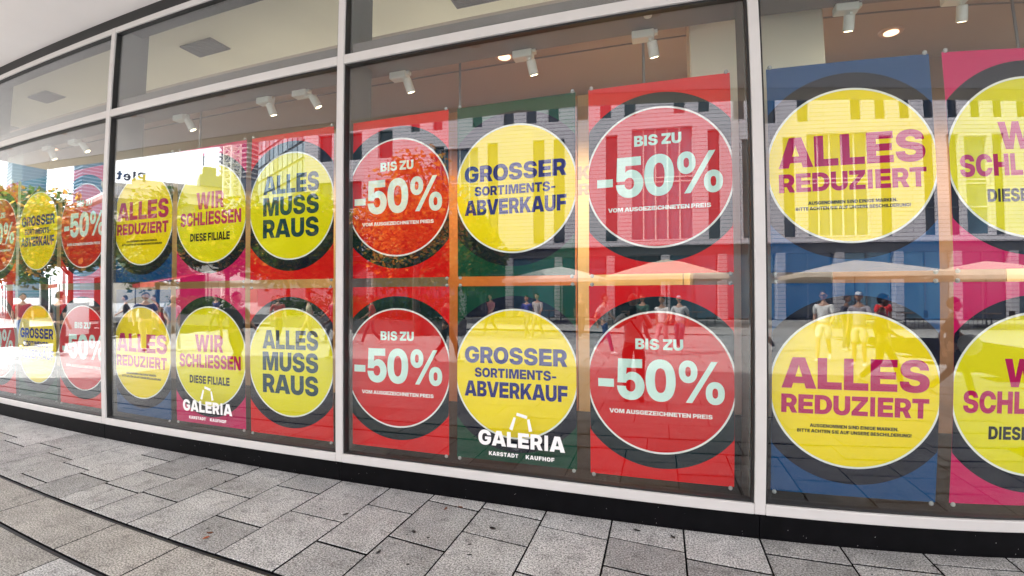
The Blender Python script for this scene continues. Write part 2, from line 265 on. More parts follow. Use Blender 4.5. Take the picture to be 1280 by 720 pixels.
# ------------------------------------------------------------------ materials
M = {}
M['frame'] = mat('painted_aluminium', (.60, .585, .575), .42, .0, var=.05, vscale=3, bump=.06, bscale=30)
M['gasket'] = mat('black_gasket', (.012, .012, .013), .5)
M['plinth'] = mat('black_plinth', (.003, .003, .004), .5, var=.4, vscale=12, spec=.1)
M['soffit'] = mat('soffit_plaster', (.86, .83, .82), .8, var=.05, vscale=.8)
M['dark'] = mat('dark_interior', (.05, .045, .05), .7, var=.2)
M['pier'] = mat('pier_grey', (.10, .10, .095), .7, var=.15)
M['bulk'] = mat('bulkhead_grey', (.20, .18, .18), .7, var=.1)
M['ceil'] = mat('display_ceiling', (.44, .35, .29), .8, var=.08, vscale=1.5)
M['upceil'] = mat('upper_ceiling', (.84, .78, .60), .8, var=.08, vscale=1.0)
M['wallgold'] = mat('birch_panel', (.80, .60, .33), .55, var=.12, vscale=2.5)
M['wallorange'] = mat('beech_panel', (.55, .20, .06), .55, var=.15, vscale=2.5)
M['wallreflbrown'] = mat('brown_reflection_panel', (.26, .15, .09), .6, var=.2)  # dim brown reflection in the right bay, put into the panel colour
M['wallreflgrey'] = mat('grey_reflection_panel', (.16, .16, .14), .6, var=.2)  # panel painted in the dark green-grey of the street's reflection
M['column'] = mat('cream_column', (.78, .76, .62), .7, var=.05, vscale=1.5)
M['floor'] = mat('display_floor', (.02, .02, .024), .5, var=.2, spec=.2)
M['white'] = mat('white_plastic', (.75, .78, .74), .4)
M['lamp'] = mat('lamp_glow', (1, .80, .52), .4, emit=5)
M['lampdim'] = mat('downlight_glow', (1, .60, .38), .4, emit=1.0)
M['copper'] = mat('downlight_rim', (.62, .42, .32), .35)
M['steel'] = mat('rod_steel', (.25, .25, .25), .35, metal=.8)
M['stone_upper'] = mat('upper_facade', (.5, .47, .43), .7, var=.06)
M['clear'] = mat('suction_cup', (.45, .47, .47), .2)
M['decal'] = mat('window_film_white', (.86, .86, .86), .5)

# glass: sees through, mirrors the street by Fresnel on its two faces
def glass_mat():
    m = bpy.data.materials.new('shop_glass'); m.use_nodes = True
    n, l = m.node_tree.nodes, m.node_tree.links
    n.clear()
    o = n.new('ShaderNodeOutputMaterial'); mix = n.new('ShaderNodeMixShader')
    tr = n.new('ShaderNodeBsdfTransparent'); tr.inputs[0].default_value = (.955, .975, .965, 1)
    gl = n.new('ShaderNodeBsdfGlossy'); gl.inputs['Roughness'].default_value = 0.0; gl.inputs['Color'].default_value = (.95, .97, 1, 1)
    ge = n.new('ShaderNodeNewGeometry')
    def vm(op, a_, b_):
        q = n.new('ShaderNodeVectorMath'); q.operation = op; l.new(a_, q.inputs[0]); l.new(b_, q.inputs[1]); return q
    def mth(op, a_, b_=None):
        q = n.new('ShaderNodeMath'); q.operation = op; l.new(a_, q.inputs[0])
        if b_ is not None: q.inputs[1].default_value = b_
        return q.outputs[0]
    co = mth('ABSOLUTE', vm('DOT_PRODUCT', ge.outputs['Incoming'], ge.outputs['Normal']).outputs['Value'])
    om = n.new('ShaderNodeMath'); om.operation = 'SUBTRACT'; om.inputs[0].default_value = 1; l.new(co, om.inputs[1])
    p5 = mth('POWER', om.outputs[0], 3.05)
    mu = n.new('ShaderNodeMath'); mu.operation = 'MULTIPLY_ADD'; mu.use_clamp = True      # Schlick, per face
    l.new(p5, mu.inputs[0]); mu.inputs[1].default_value = 1 - GLASS_F0; mu.inputs[2].default_value = GLASS_F0
    t = n.new('ShaderNodeTexCoord')
    nz = n.new('ShaderNodeTexNoise'); nz.inputs['Scale'].default_value = .55; nz.inputs['Detail'].default_value = 1
    bp = n.new('ShaderNodeBump'); bp.inputs['Strength'].default_value = .02; bp.inputs['Distance'].default_value = .05
    l.new(t.outputs['Object'], nz.inputs['Vector']); l.new(nz.outputs[0], bp.inputs['Height']); l.new(bp.outputs[0], gl.inputs['Normal'])
    l.new(mu.outputs[0], mix.inputs[0]); l.new(tr.outputs[0], mix.inputs[1]); l.new(gl.outputs[0], mix.inputs[2])
    l.new(mix.outputs[0], o.inputs[0])
    return m
GLASS_F0 = .056
M['glass'] = glass_mat()

# ------------------------------------------------------------------ the shop front
MX = [-10.65, -7.85, -5.0385, -2.2576, 0.5487, 3.36, 6.15]       # mullions
ZS0, ZS1, ZT0, ZT1, ZH0, ZH1, ZSOF = .135, .195, 3.110, 3.180, 3.965, 4.02, 4.13
store = empty('department_store', (0, 0, 0), label="glazed shopfront with white metal frames and black plinth, full of sale posters", cat='shop')
for x in MX:
    b = MB().cbox(x - .029, x + .029, -.012, .06, ZS0 + .001, ZH1, .003)
    b.box(x - .041, x - .0295, .004, .05, ZS1, ZH0, 1).box(x + .0295, x + .041, .004, .05, ZS1, ZH0, 1)
    b.obj('mullion', [M['frame'], M['gasket']], store)
    # the dark box column behind each mullion
    MB().box(x - .047, x + .047, .0615, .32, .02, 4.6).obj('pier', M['pier'], store)
for i in range(len(MX) - 1):
    x0, x1 = MX[i] + .0295, MX[i + 1] - .0295
    MB().cbox(x0, x1, -.014, .07, ZS0, ZS1, .004).box(x0 + .012, x1 - .012, .006, .05, ZS1 + .0005, ZS1 + .012, 1).obj('sill', [M['frame'], M['gasket']], store)
    MB().cbox(x0, x1, -.010, .07, ZT0, ZT1, .003).box(x0 + .012, x1 - .012, .006, .05, ZT0 - .014, ZT0 - .0005, 1).box(x0 + .012, x1 - .012, .006, .05, ZT1 + .0005, ZT1 + .010, 1).obj('transom', [M['frame'], M['gasket']], store)
    MB().cbox(x0, x1, -.010, .07, ZH0, ZH1, .003).box(x0 + .012, x1 - .012, .006, .05, ZH0 - .012, ZH0 - .0005, 1).obj('head_rail', [M['frame'], M['gasket']], store)
    MB().box(x0 + .008, x1 - .008, .028, .034, ZS1 + .004, ZT0 - .004).obj('window_pane', M['glass'], store)
    MB().box(x0 + .008, x1 - .008, .028, .034, ZT1 + .004, ZH0 - .004).obj('window_pane', M['glass'], store)
    MB().cbox(MX[i] + .0015, MX[i + 1] - .0015, -.004, .06, -.05, ZS0 - .002, .003).obj('plinth_panel', M['plinth'], store)
X0, X1 = MX[0], MX[-1]
MB().box(X0, X1, .075, .11, .02, .19).obj('plinth_core', M['dark'], store)
MB().box(X0, X1, -.004, .25, ZH1 + .004, ZSOF + .06).obj('shadow_gap', M['gasket'], store)
# interior of the display zone
DF = .155
MB().box(X0, X1, .11, 2.2, DF - .1, DF).obj('display_floor', M['floor'], store)
MB().box(X0, X1, .075, .43, 3.20, 3.30).obj('bulkhead', M['bulk'], store)
MB().box(X0, X1, .431, 2.2, 3.46, 3.56).obj('display_ceiling', M['ceil'], store)
MB().box(X0, X1, .4305, .46, 3.301, 3.459).obj('ceiling_upstand', M['bulk'], store)
MB().box(X0, X1, 1.02, 1.032, 3.452, 3.4595).obj('ceiling_joint', M['bulk'], store)
segs = [(X0, -8.2, 'wallgold'), (-8.2, -5.81, 'wallgold'), (-5.81, -5.22, 'wallgold'), (-5.22, -3.68, 'wallgold'), (-3.68, -2.30, 'wallreflgrey'), (-2.30, -.79, 'wallorange'), (-.79, .24, 'wallgold'),
        (.24, 1.50, 'wallgold'), (1.50, 2.9, 'wallreflbrown'), (2.9, X1, 'wallgold')]
for a, b_, mm in segs:
    MB().box(a + .004, b_ - .004, 1.90, 1.95, DF, 3.459).obj('wall_panel', M[mm], store)
MB().box(X0, X1, 1.952, 2.0, DF, 3.459).obj('wall_backing', M['dark'], store)
for xa, xb in ((.240, 1.112), (-8.95, -8.1)):
    MB().cbox(xa, xb, .62, .95, DF + .38, 3.459, .01).obj('column', M['column'], store)
    MB().cbox(xa - .01, xb + .01, .61, .96, DF + .002, DF + .379, .006).obj('column_base', M['floor'], store)
# white lettering on the display wall, half hidden by posters
w = MB(); text_into(w, 'K', .13, .14, -.72, 2.64, 1.893); text_into(w, 'RS', .24, .12, -.66, 2.47, 1.893)
w.obj('wall_lettering', mat('grey_lettering', (.42, .38, .42), .6), store)
# upper zone behind the top row of panes
MB().box(X0, X1, .11, 7, 4.36, 4.385).obj('upper_ceiling', M['upceil'], store)
MB().box(X0, X1, 6.9, 7.0, 3.56, 4.36).obj('upper_wall', M['upceil'], store)
MB().box(X0 - .1, X0, 0.0, 7, .0, 4.36).obj('end_wall', M['bulk'], store)
MB().box(X1, X1 + .1, 0.0, 7, .0, 4.36).obj('end_wall', M['bulk'], store)
for y0 in (.42, 2.4, 4.2):
    MB().cbox(X0 + .02, X1 - .02, y0, y0 + .05, 4.31, 4.359, .004).obj('ceiling_track', M['white'], store)
for cx, cy_ in ((-5.13, 1.08), (-1.7, 1.3), (-8.6, 1.08)):
    g = MB().box(cx - .26, cx + .26, cy_ - .14, cy_ + .14, 4.346, 4.359).obj('ceiling_vent', M['bulk'], store)
    for k in range(9):
        MB().box(cx - .245, cx + .245, cy_ - .125 + k * .029, cy_ - .111 + k * .029, 4.334, 4.345).obj('slat', M['bulk'], g)
# canopy: white soffit, a front strip, the fascia beam
EDGE = [(-12.6, -2.93), (-10.4, -3.17), (-7.5, -3.36), (-5.1, -3.52), (-1.1, -3.72), (1.3, -4.23), (3.2, -4.66), (5.2, -5.02), (9.5, -5.9)]
def strip(name, off0, off1, z0, z1, mm):
    b = MB()
    for k in range(len(EDGE) - 1):
        (xa, ya), (xb, yb) = EDGE[k], EDGE[k + 1]
        def yy(y, off): return -.006 if off is None else y + off
        v = [(xa, yy(ya, off0), z0), (xb, yy(yb, off0), z0), (xb, yy(yb, off1), z0), (xa, yy(ya, off1), z0)]
        v += [(p[0], p[1], z1) for p in v]
        b.add(v, [(0, 3, 2, 1), (4, 5, 6, 7), (0, 1, 5, 4), (2, 3, 7, 6)] + ([(3, 0, 4, 7)] if k == 0 else []) + ([(1, 2, 6, 5)] if k == len(EDGE) - 2 else []))
    b.obj(name, mm, store)
strip('soffit', .42, None, ZSOF, ZSOF + .25, M['soffit'])
strip('soffit_joint', .40, .42, ZSOF + .02, ZSOF + .2, M['dark'])
strip('fascia_beam', 0, .40, ZSOF - .004, ZSOF + .45, mat('fascia_cream', (.70, .62, .48), .7, var=.05))
for k, x in enumerate([-11.4 + 1.9 * i for i in range(10)]):
    MB().tube([(x, -1.7, ZSOF - .006), (x, -1.7, ZSOF + .002)], .075, 18).obj('soffit_downlight', M['copper'], store)
# the storeys above
MB().box(-12.6, 9.5, .0, 8, ZSOF + .26, 7.4).obj('upper_storey', M['stone_upper'], store)
MB().box(-12.6, X0 - .102, 0.0, 8, -.05, ZSOF + .25).obj('side_wall', M['stone_upper'], store)
MB().box(X1 + .102, 9.5, 0.0, 8, -.05, ZSOF + .25).obj('side_wall', M['stone_upper'], store)
# hanging rods
for x in (-1.49, -.08, 2.18, -4.35, -5.75):
    MB().tube([(x, .47, 2.2), (x, .47, 3.455)], .010, 8).obj('hanging_rod', M['steel'], store)

# ------------------------------------------------------------------ spotlights and downlights
def spot(mx, mz, hx, hz, label):
    k_ = .86 if mx > .5 else .94
    r = empty('track_spotlight', (mx, .42, 3.20), label=label, cat='spotlight', group='white track spotlights along the display ceiling')
    MB().cbox(-.10, .06, -.045, .045, -.062, -.002, .006).box(.061, .085, -.02, .02, -.03, -.002).obj('mounting_box', M['white'], r, loc=(0, -.0, 0))
    d = Vector((hx - mx, .10, hz - mz)).normalized()
    hx_, hz_ = hx - mx, min(hz - 3.20, -.115)
    c = Vector((hx_, .02, hz_)); d = Vector((max(-.5, min(.5, hx_ * 3)), .45, -1)).normalized()
    a = c - d * .058; e = c + d * .058
    MB().tube([(.02, 0, -.062), tuple(a + Vector((0, 0, .01)))], .010, 8).obj('stem', M['white'], r)
    h = MB().tube([a, a + d * .008, e - d * .004, e], [.030, .037, .038, .035], 18).obj('lamp_head', M['white'], r, smooth=False)
    MB().tube([e + d * .0005, e + d * .002], .027, 18).obj('lens', M['lamp'], h)
    r.scale = (k_,) * 3
    return r, c, d
SP = [((-1.99, 3.3), (-1.93, 3.09), 'white spotlight left of the hanging rod, nearest the left frame in the middle bay'),
      ((-.93, 3.3), (-.88, 3.07), 'white spotlight beside the glowing downlight at the middle of the middle bay'),
      ((-.06, 3.3), (-.01, 3.07), 'white spotlight by the right hand hanging rod in the middle bay'),
      ((1.20, 3.3), (1.20, 3.07), 'white spotlight in front of the cream column in the right hand bay'),
      ((1.83, 3.3), (1.86, 3.07), 'white spotlight cut by the top edge over the pink poster'),
      ((-4.55, 3.3), (-4.45, 3.11), 'white spotlight tilted below a downlight, far left in the second bay'),
      ((-3.42, 3.3), (-3.38, 3.10), 'white spotlight hanging straight down, left of a pair in the second bay'),
      ((-3.00, 3.3), (-2.87, 3.11), 'white spotlight turned right, last of a pair before the second frame'),
      ((-6.42, 3.3), (-6.25, 3.11), 'lit spotlight nearest the frame in the leftmost bay'),
      ((-7.0, 3.3), (-6.95, 3.11), 'faint spotlight second from the frame in the leftmost bay')]
heads = []
for a, b_, lb in SP:
    heads.append(spot(a[0], a[1], b_[0], b_[1], lb))
LX = [-6.42, -4.55, -3.42, -1.99, -.93, -.06, 1.48, 2.1, 3.0]
for x in LX:
    ld = bpy.data.lights.new('spotlight_beam', 'SPOT'); ld.energy = (14 if x < -4 else 32) * S * S; ld.spot_size = R(95); ld.spot_blend = .6
    ld.color = (1, .70, .36); ld.shadow_soft_size = .04
    lo = bpy.data.objects.new('spotlight_beam', ld); COL.objects.link(lo)
    lo.location = (x + .02, .52, 3.02); lo.rotation_euler = Vector((0, -1.0, 1.05)).to_track_quat('Z', 'Y').to_euler()
DL = [((-1.26, .90), 'glowing recessed downlight beside the middle spotlight in the middle bay'),
      ((.46, .54), 'glowing recessed downlight in front of the column beside the right frame'),
      ((1.84, 1.35), 'dim recessed downlight above the blue poster in the right hand bay'),
      ((-4.60, .72), 'copper coloured downlight behind the leftmost spotlight of the second bay'),
      ((-2.86, .75), 'downlight cut by the frame between second and middle bays'),
      ((-8.05, .96), 'flat glowing downlight in the leftmost bay'),
      ((-9.6, 1.05), 'small bright downlight at the left edge of the photo')]
for (x, y), lb in DL:
    r = MB().tube([(0, 0, -.012), (0, 0, -.0005)], [.085, .092], 24).obj('downlight', M['copper'], None, loc=(x, y, 3.46), label=lb, cat='downlight', group='recessed downlights in the display ceiling')
    MB().tube([(0, 0, -.016), (0, 0, -.0125)], .055, 20).obj('lens', M['lampdim'], r)
for x, y, lb in ((-2.06, .16, 'small round white detector near the left frame under the bulkhead'), (-1.65, .16, 'small round white detector right of its twin under the bulkhead'), (-.04, .2, 'white dome detector at the top of the middle bay')):
    MB().tube([(0, 0, -.03), (0, 0, -.022), (0, 0, -.0005)], [.012, .026, .03], 14).obj('smoke_detector', M['white'], None, loc=(x, y, 3.199), label=lb, cat='detector', group='small detectors under the bulkhead')

# ------------------------------------------------------------------ posters
PM = dict(red=rgb(216, 8, 16), red2=rgb(206, 8, 14), navy=rgb(3, 10, 34), teal=rgb(2, 28, 36), white=(.86, .88, .86), mint=rgb(212, 245, 236), yellow=rgb(252, 226, 4), lime=rgb(234, 224, 2),
          green=rgb(2, 66, 46), blue=rgb(4, 70, 122), pink=rgb(204, 10, 96), mag=rgb(186, 8, 92), dblue=rgb(3, 14, 118), black=rgb(14, 14, 24), petrol=rgb(8, 58, 74), dred=rgb(200, 30, 38))
def pm(k): return mat('print_' + k, PM[k], .40, spec=.10, var=.05, vscale=1.6, bump=.35, bscale=2.5)
PW, PH = .841, 1.189
def disc_mesh(name, r, mats, y, z0=0):
    pts = []
    for k in range(96):
        t = 2 * PI * k / 96
        pts.append((max(-PW / 2 + .0006, min(PW / 2 - .0006, r * math.cos(t))), y, r * math.sin(t)))
    return MB().add(pts, [tuple(range(96))]).mesh(name, mats)
KINDS_ = {
 'R': dict(bg='red', ring='teal', disc='red2', txt=[('BIS ZU', .277, .066, .232, 'mint'), ('-50%', .735, .25, .012, 'mint'), ('VOM AUSGEZEICHNETEN PREIS', .60, .026, -.190, 'white')]),
 'G': dict(bg='green', ring='navy', disc='yellow', txt=[('GROSSER', .725, .112, .117, 'dblue'), ('SORTIMENTS-', .575, .064, -.003, 'dblue'), ('ABVERKAUF', .725, .106, -.115, 'dblue')]),
 'B': dict(bg='blue', ring='navy', disc='yellow', txt=[('ALLES', .742, .175, .088, 'mag'), ('REDUZIERT', .742, .107, -.086, 'mag'), ('AUSGENOMMEN SIND EINIGE MARKEN.', .445, .019, -.205, 'black'), ('BITTE ACHTEN SIE AUF UNSERE BESCHILDERUNG!', .575, .019, -.236, 'black')]),
 'P': dict(bg='pink', ring='navy', disc='lime', txt=[('WIR', .342, .150, .115, 'mag'), ('SCHLIESSEN', .743, .118, -.042, 'mag'), ('DIESE FILIALE', .485, .070, -.205, 'black')]),
 'A': dict(bg='red', ring='navy', disc='lime', txt=[('ALLES', .565, .152, .180, 'petrol'), ('MUSS', .565, .152, .003, 'petrol'), ('RAUS', .565, .152, -.178, 'petrol')]),
}
PMESH = {}
for k, d in KINDS_.items():
    sheet = MB()
    nx, nz_ = 8, 10                                 # a slightly uneven sheet, not a perfect plane
    vs = [(-PW / 2 + PW * i / nx, 0.0, -PH / 2 + PH * j / nz_) for j in range(nz_ + 1) for i in range(nx + 1)]
    fs = [(j * (nx + 1) + i, j * (nx + 1) + i + 1, (j + 1) * (nx + 1) + i + 1, (j + 1) * (nx + 1) + i) for j in range(nz_) for i in range(nx)]
    sheet.add(vs, fs)
    ms = dict(sheet=sheet.mesh('sheet_' + k, pm(d['bg'])), ring=disc_mesh('ring', .526, pm(d['ring']), -.0008), outline=disc_mesh('outline', .437, pm('white'), -.0016), disc=disc_mesh('disc', .4255, pm(d['disc']), -.0024))
    tx = []
    for (s_, w_, c_, z_, col_) in d['txt']:
        tx.append(text_into(MB(), s_, w_, c_, 0, z_, -.0032).mesh('lettering', pm(col_)))
    ms['txt'] = tx
    PMESH[k] = ms
cup_me = MB().tube([(0, 0, 0), (0, -.006, 0), (0, -.012, 0)], [.013, .011, .005], 12).mesh('suction_cup', M['clear'])
ZU, ZL = (1.499 + 2.684) / 2, (.242 + 1.431) / 2
LEFTS = [(-7.78, 'R'), (-6.88, 'G'), (-5.975, 'R'), (-5.03, 'B'), (-4.1213, 'P'), (-3.2275, 'A'), (-2.2464, 'R'), (-1.342, 'G'), (-.4141, 'R'), (.6238, 'B'), (1.5321, 'P'), (2.44, 'A')]
WORDS = {'R': 'red poster with mint -50% lettering', 'G': 'green edged poster with yellow disc reading GROSSER SORTIMENTS-ABVERKAUF', 'B': 'blue edged poster with yellow disc reading ALLES REDUZIERT', 'P': 'pink edged poster reading WIR SCHLIESSEN', 'A': 'red edged poster with yellow disc reading ALLES MUSS RAUS'}
WHERE = ['leftmost bay by the photo edge', 'leftmost bay', 'leftmost bay beside its right frame', 'second bay', 'second bay', 'second bay', 'middle bay beside its left frame', 'middle bay', 'middle bay beside its right frame', 'right bay', 'right bay cut by the photo edge', 'right bay beyond the photo edge']
for i, (x, k) in enumerate(LEFTS):
    for row, z in (('upper', ZU), ('lower', ZL)):
        if i == 11: continue
        d = PMESH[k]
        lb = {'upper': 'upper row ', 'lower': 'lower row '}[row] + WORDS[k] + ', ' + WHERE[i]
        dz = random.uniform(-.004, .004)
        p = ob('sale_poster', d['sheet'], None, (x + PW / 2, .09, z + dz), (0, random.uniform(-.006, .006), random.uniform(-.012, .012)), label=lb, cat='poster', group='sale posters hung in two rows behind the shop glass')
        ob('printed_ring', d['ring'], p); ob('disc_outline', d['outline'], p); ob('printed_disc', d['disc'], p)
        for t in d['txt']: ob('lettering', t, p)
        for sx in (-1, 1):
            for sz in (-1, 1):
                ob('suction_cup', cup_me, p, (sx * (PW / 2 - .02), -.001, sz * (PH / 2 + .008)))

# ------------------------------------------------------------------ shop name on the glass
def shop_logo(xc, lb):
    r = empty('window_logo', (xc, .0265, .45), label=lb, cat='logo', group='white shop names stuck on the glass')
    text_into(MB(), 'GALERIA', .592, .098, .0, -.035, 0, track=10).obj('lettering', M['decal'], r)
    text_into(MB(), 'KARSTADT', .205, .026, -.118, -.137, 0, track=70).obj('lettering', M['decal'], r)
    text_into(MB(), 'KAUFHOF', .190, .026, .131, -.137, 0, track=70).obj('lettering', M['decal'], r)
    b = MB()
    def bar(x0, z0, x1, z1, t0, t1=None):
        t1 = t1 or t0
        d = Vector((x1 - x0, 0, z1 - z0)).normalized(); n_ = Vector((-d.z, 0, d.x))
        b.add([Vector((x0, 0, z0)) - n_ * t0, Vector((x1, 0, z1)) - n_ * t1, Vector((x1, 0, z1)) + n_ * t1, Vector((x0, 0, z0)) + n_ * t0], [(0, 1, 2, 3)])
    bar(-.066, .030, -.038, .112, .012, .008); bar(-.026, .135, .046, .118, .010); bar(.054, .106, .069, .030, .008, .012)
    b.obj('bag_symbol', M['decal'], r)
shop_logo(-.862, 'white GALERIA shop name with bag symbol at the foot of the middle bay')
shop_logo(-3.655, 'white GALERIA shop name with bag symbol low in the second bay')

# ------------------------------------------------------------------ pavement
def granite(name, base, joint=False):
    m = bpy.data.materials.new(name); m.use_nodes = True
    n, l = m.node_tree.nodes, m.node_tree.links
    b = n['Principled BSDF']; b.inputs['Roughness'].default_value = .72
    t = n.new('ShaderNodeTexCoord'); g = n.new('ShaderNodeNewGeometry'); oi = n.new('ShaderNodeObjectInfo')
    def noise(sc, det=3):
        z = n.new('ShaderNodeTexNoise'); z.inputs['Scale'].default_value = sc; z.inputs['Detail'].default_value = det; l.new(g.outputs['Position'], z.inputs['Vector']); return z
    def mrange(src, a0, a1, b0, b1):
        q = n.new('ShaderNodeMapRange'); 
        for k_, v_ in zip(('From Min', 'From Max', 'To Min', 'To Max'), (a0, a1, b0, b1)): q.inputs[k_].default_value = v_
        l.new(src, q.inputs['Value']); return q.outputs[0]
    def mul(a, b_):
        q = n.new('ShaderNodeMath'); q.operation = 'MULTIPLY'; l.new(a, q.inputs[0]); l.new(b_, q.inputs[1]); return q.outputs[0]
    sp1 = mrange(noise(88, 3).outputs[0], .36, .64, .38, 1.62)
    sp2 = mrange(noise(260, 2).outputs[0], .3, .7, .6, 1.4)
    big = mrange(noise(3.2, 5).outputs[0], .3, .7, .80, 1.15)
    stain = mrange(noise(9, 6).outputs[0], .30, .46, .62, 1.0)
    per = mrange(oi.outputs['Random'], 0, 1, .74, 1.18)
    isl = mrange(g.outputs['Random Per Island'], 0, 1, .88, 1.12)
    v = mul(mul(mul(sp1, sp2), mul(big, per)), mul(isl, stain))
    mixc = n.new('ShaderNodeMixRGB'); mixc.inputs[1].default_value = (*base, 1); mixc.inputs[2].default_value = (base[0] * 1.0, base[1] * .965, base[2] * .93, 1)
    l.new(noise(1.7, 3).outputs[0], mixc.inputs[0])
    vm = n.new('ShaderNodeVectorMath'); vm.operation = 'SCALE'; l.new(mixc.outputs[0], vm.inputs[0]); l.new(v, vm.inputs['Scale'])
    l.new(vm.outputs[0], b.inputs['Base Color'])
    bp = n.new('ShaderNodeBump'); bp.inputs['Strength'].default_value = .35; bp.inputs['Distance'].default_value = .002
    l.new(sp1, bp.inputs['Height']); l.new(bp.outputs[0], b.inputs['Normal'])
    return m
M['granite'] = granite('granite_slab', (.315, .318, .322))
M['granite2'] = granite('granite_slab_brown', (.30, .29, .275))
M['joint'] = mat('dark_joint', (.006, .006, .007), .95, spec=.05)
M['channel'] = mat('drain_slot', (.004, .004, .008), .6)

pave = MB().box(-700, 700, -700, 500, -.60, -.030).obj('pavement', mat('plaza_ground', (.36, .35, .34), .8, var=.12, vscale=.4), None, kind='structure')
bed = MB().box(-26, 9, -14, .06, -.0298, -.027).obj('joint_bed', M['joint'], pave)
GP = [(-30, .95), (-16, .45), (-4.7, .12), (-1.8, .02), (-1.5, 0), (-.27, -.14), (.55, -.24), (2, -.36), (9, -.8)]
def gy(x):
    for (a, ya), (b_, yb) in zip(GP, GP[1:]):
        if a <= x <= b_: return ya + (yb - ya) * (x - a) / (b_ - a)
    return 0
slabs = []          # (x0, x1, y at left edge near, far, material)
def add_slab(x0, x1, ya, yb, mm='granite'):      # ya > yb, both measured at x0
    slabs.append((x0, x1, ya, yb, mm))
COLS = {-1.47: [-.10, -.58], -1.09: [-.09, -.40], -.68: [-.20, -.68], -.27: [-.21, -.50], .14: [-.32, -.80], .55: [-.17, -.65], .96: [-.18, -.48],
        -1.82: [-.28, -.76], -2.23: [-.52, -.99], -2.62: [-.24, -.74], -3.02: [-.46, -.95], -3.41: [-.19, -.69], -3.82: [-.42, -.70], -4.21: [-.18, -.66], -4.61: [-.58]}
xs_ = [-26 + .0]
colx = [-1.47, -1.09, -.68, -.27, .14, .55, .96, 1.37, 1.78, 2.19, 2.6, 3.0]
lx = [-1.47, -1.82, -2.23, -2.62, -3.02, -3.41, -3.82, -4.21, -4.61]
x = -4.61
while x > -16: x -= .40; lx.append(round(x, 3))
edges_ = sorted(set(lx + colx))
rs = random.Random(3)
def chanA(x): return -.985 - .034 * (x + 4.74) if x < -1.5 else -1.095 - .12 * (x + 1.5)
def chanB(x): return chanA(x) - .375
for x0, x1 in zip(edges_, edges_[1:]):
    base = next((v for k, v in COLS.items() if abs(k - x0) < .012), None)
    ys = [0.0 + .0]
    if base: ys += base
    else: ys.append(-rs.choice([.12, .25, .38, .5]))
    end = chanA(x0)
    while ys[-1] - end > .32: 
        ys.append(ys[-1] - rs.choice([.30, .42, .48]))
    if ys[-1] - end < .10: ys.pop()
    ys.append(end)
    for a, b_ in zip(ys, ys[1:]): add_slab(x0, x1, a, b_)
xx = -16.0
bigx = [-16 + .8 * i for i in range(14)]
bigx = [v for v in bigx if v < -5.2] + [-4.75, -3.91, -3.07, -2.48, -1.7, -.9, -.1, .7, 1.5, 2.3, 3.0]
for x0, x1 in zip(bigx, bigx[1:]): add_slab(x0, x1, chanA(x0) - .02, chanB(x0), 'granite2')
y0 = None
row = 0; off = 0
while off < 11.5:
    h = .48
    bx = -16 - (row % 2) * .35 + .14
    while bx < 5:
        w_ = .76
        bx2 = bx + w_
        add_slab(bx, bx2, chanB(bx) - .02 - off, chanB(bx) - .02 - off - h, 'granite2' if off < 1 else 'granite')
        bx = bx2
    off += h; row += 1
def slab_geo(mb, x0, x1, ya, yb, ref=(0, 0)):
    d = gy(x1) - gy(x0); c = .004
    top = ya == 0.0
    JX, J = .0050, .0068
    P = [(x0 + JX, yb + J), (x1 - JX, yb + J + d), (x1 - JX, ya - J + d), (x0 + JX, ya - J)]
    Q = [(x0 + JX + c, yb + J + c), (x1 - JX - c, yb + J + c + d), (x1 - JX - c, ya - J - c + d), (x0 + JX + c, ya - J - c)]
    if top: P[2] = (P[2][0], -.012); P[3] = (P[3][0], -.012); Q[2] = (Q[2][0], -.015); Q[3] = (Q[3][0], -.015)
    v = [(a - ref[0], b_ - ref[1], -.0268) for a, b_ in P] + [(a - ref[0], b_ - ref[1], -.003) for a, b_ in P] + [(a - ref[0], b_ - ref[1], 0) for a, b_ in Q]
    f = [(0, 1, 5, 4), (1, 2, 6, 5), (2, 3, 7, 6), (3, 0, 4, 7), (4, 5, 9, 8), (5, 6, 10, 9), (6, 7, 11, 10), (7, 4, 8, 11), (8, 9, 10, 11)]
    mb.add(v, f[:4], 1); mb.add(v, f[4:], 0)
def inframe(s): 
    cx, cy_ = (s[0] + s[1]) / 2, (s[2] + s[3]) / 2
    return -7.6 < cx < 2.2 and cy_ > -1.0 - max(0, (-cx) * .22)
slabs = [s for s in slabs if s[2] - s[3] > .03]
def dist(s): return math.hypot((s[0] + s[1]) / 2 - CAM[0], (s[2] + s[3]) / 2 - CAM[1] * .5)
near = sorted([s for s in slabs if inframe(s)], key=dist)[:290]
ids = {id(s) for s in near}
for s in near:
    mb = MB(); slab_geo(mb, *s[:4], ref=(s[0], s[2])); mb.obj('paving_slab', [M[s[4]], M['joint']], pave, loc=(s[0], s[2], random.uniform(-.0012, .0012)))
far = MB()
for s in slabs:
    if id(s) not in ids and s[1] < 8 and s[3] > -13.9: slab_geo(far, *s[:4])
far.obj('far_slabs', [M['granite'], M['joint']], pave, kind='stuff')
c_ = MB()
for fn in (chanA, chanB):
    for k in range(-26, 6):
        a, b_ = k * .6, k * .6 + .6
        c_.add([(a, fn(a) - .001, -.010), (b_, fn(b_) - .001, -.010), (b_, fn(b_) - .019, -.010), (a, fn(a) - .019, -.010)], [(0, 3, 2, 1)])
c_.obj('drain_slot', M['channel'], pave)

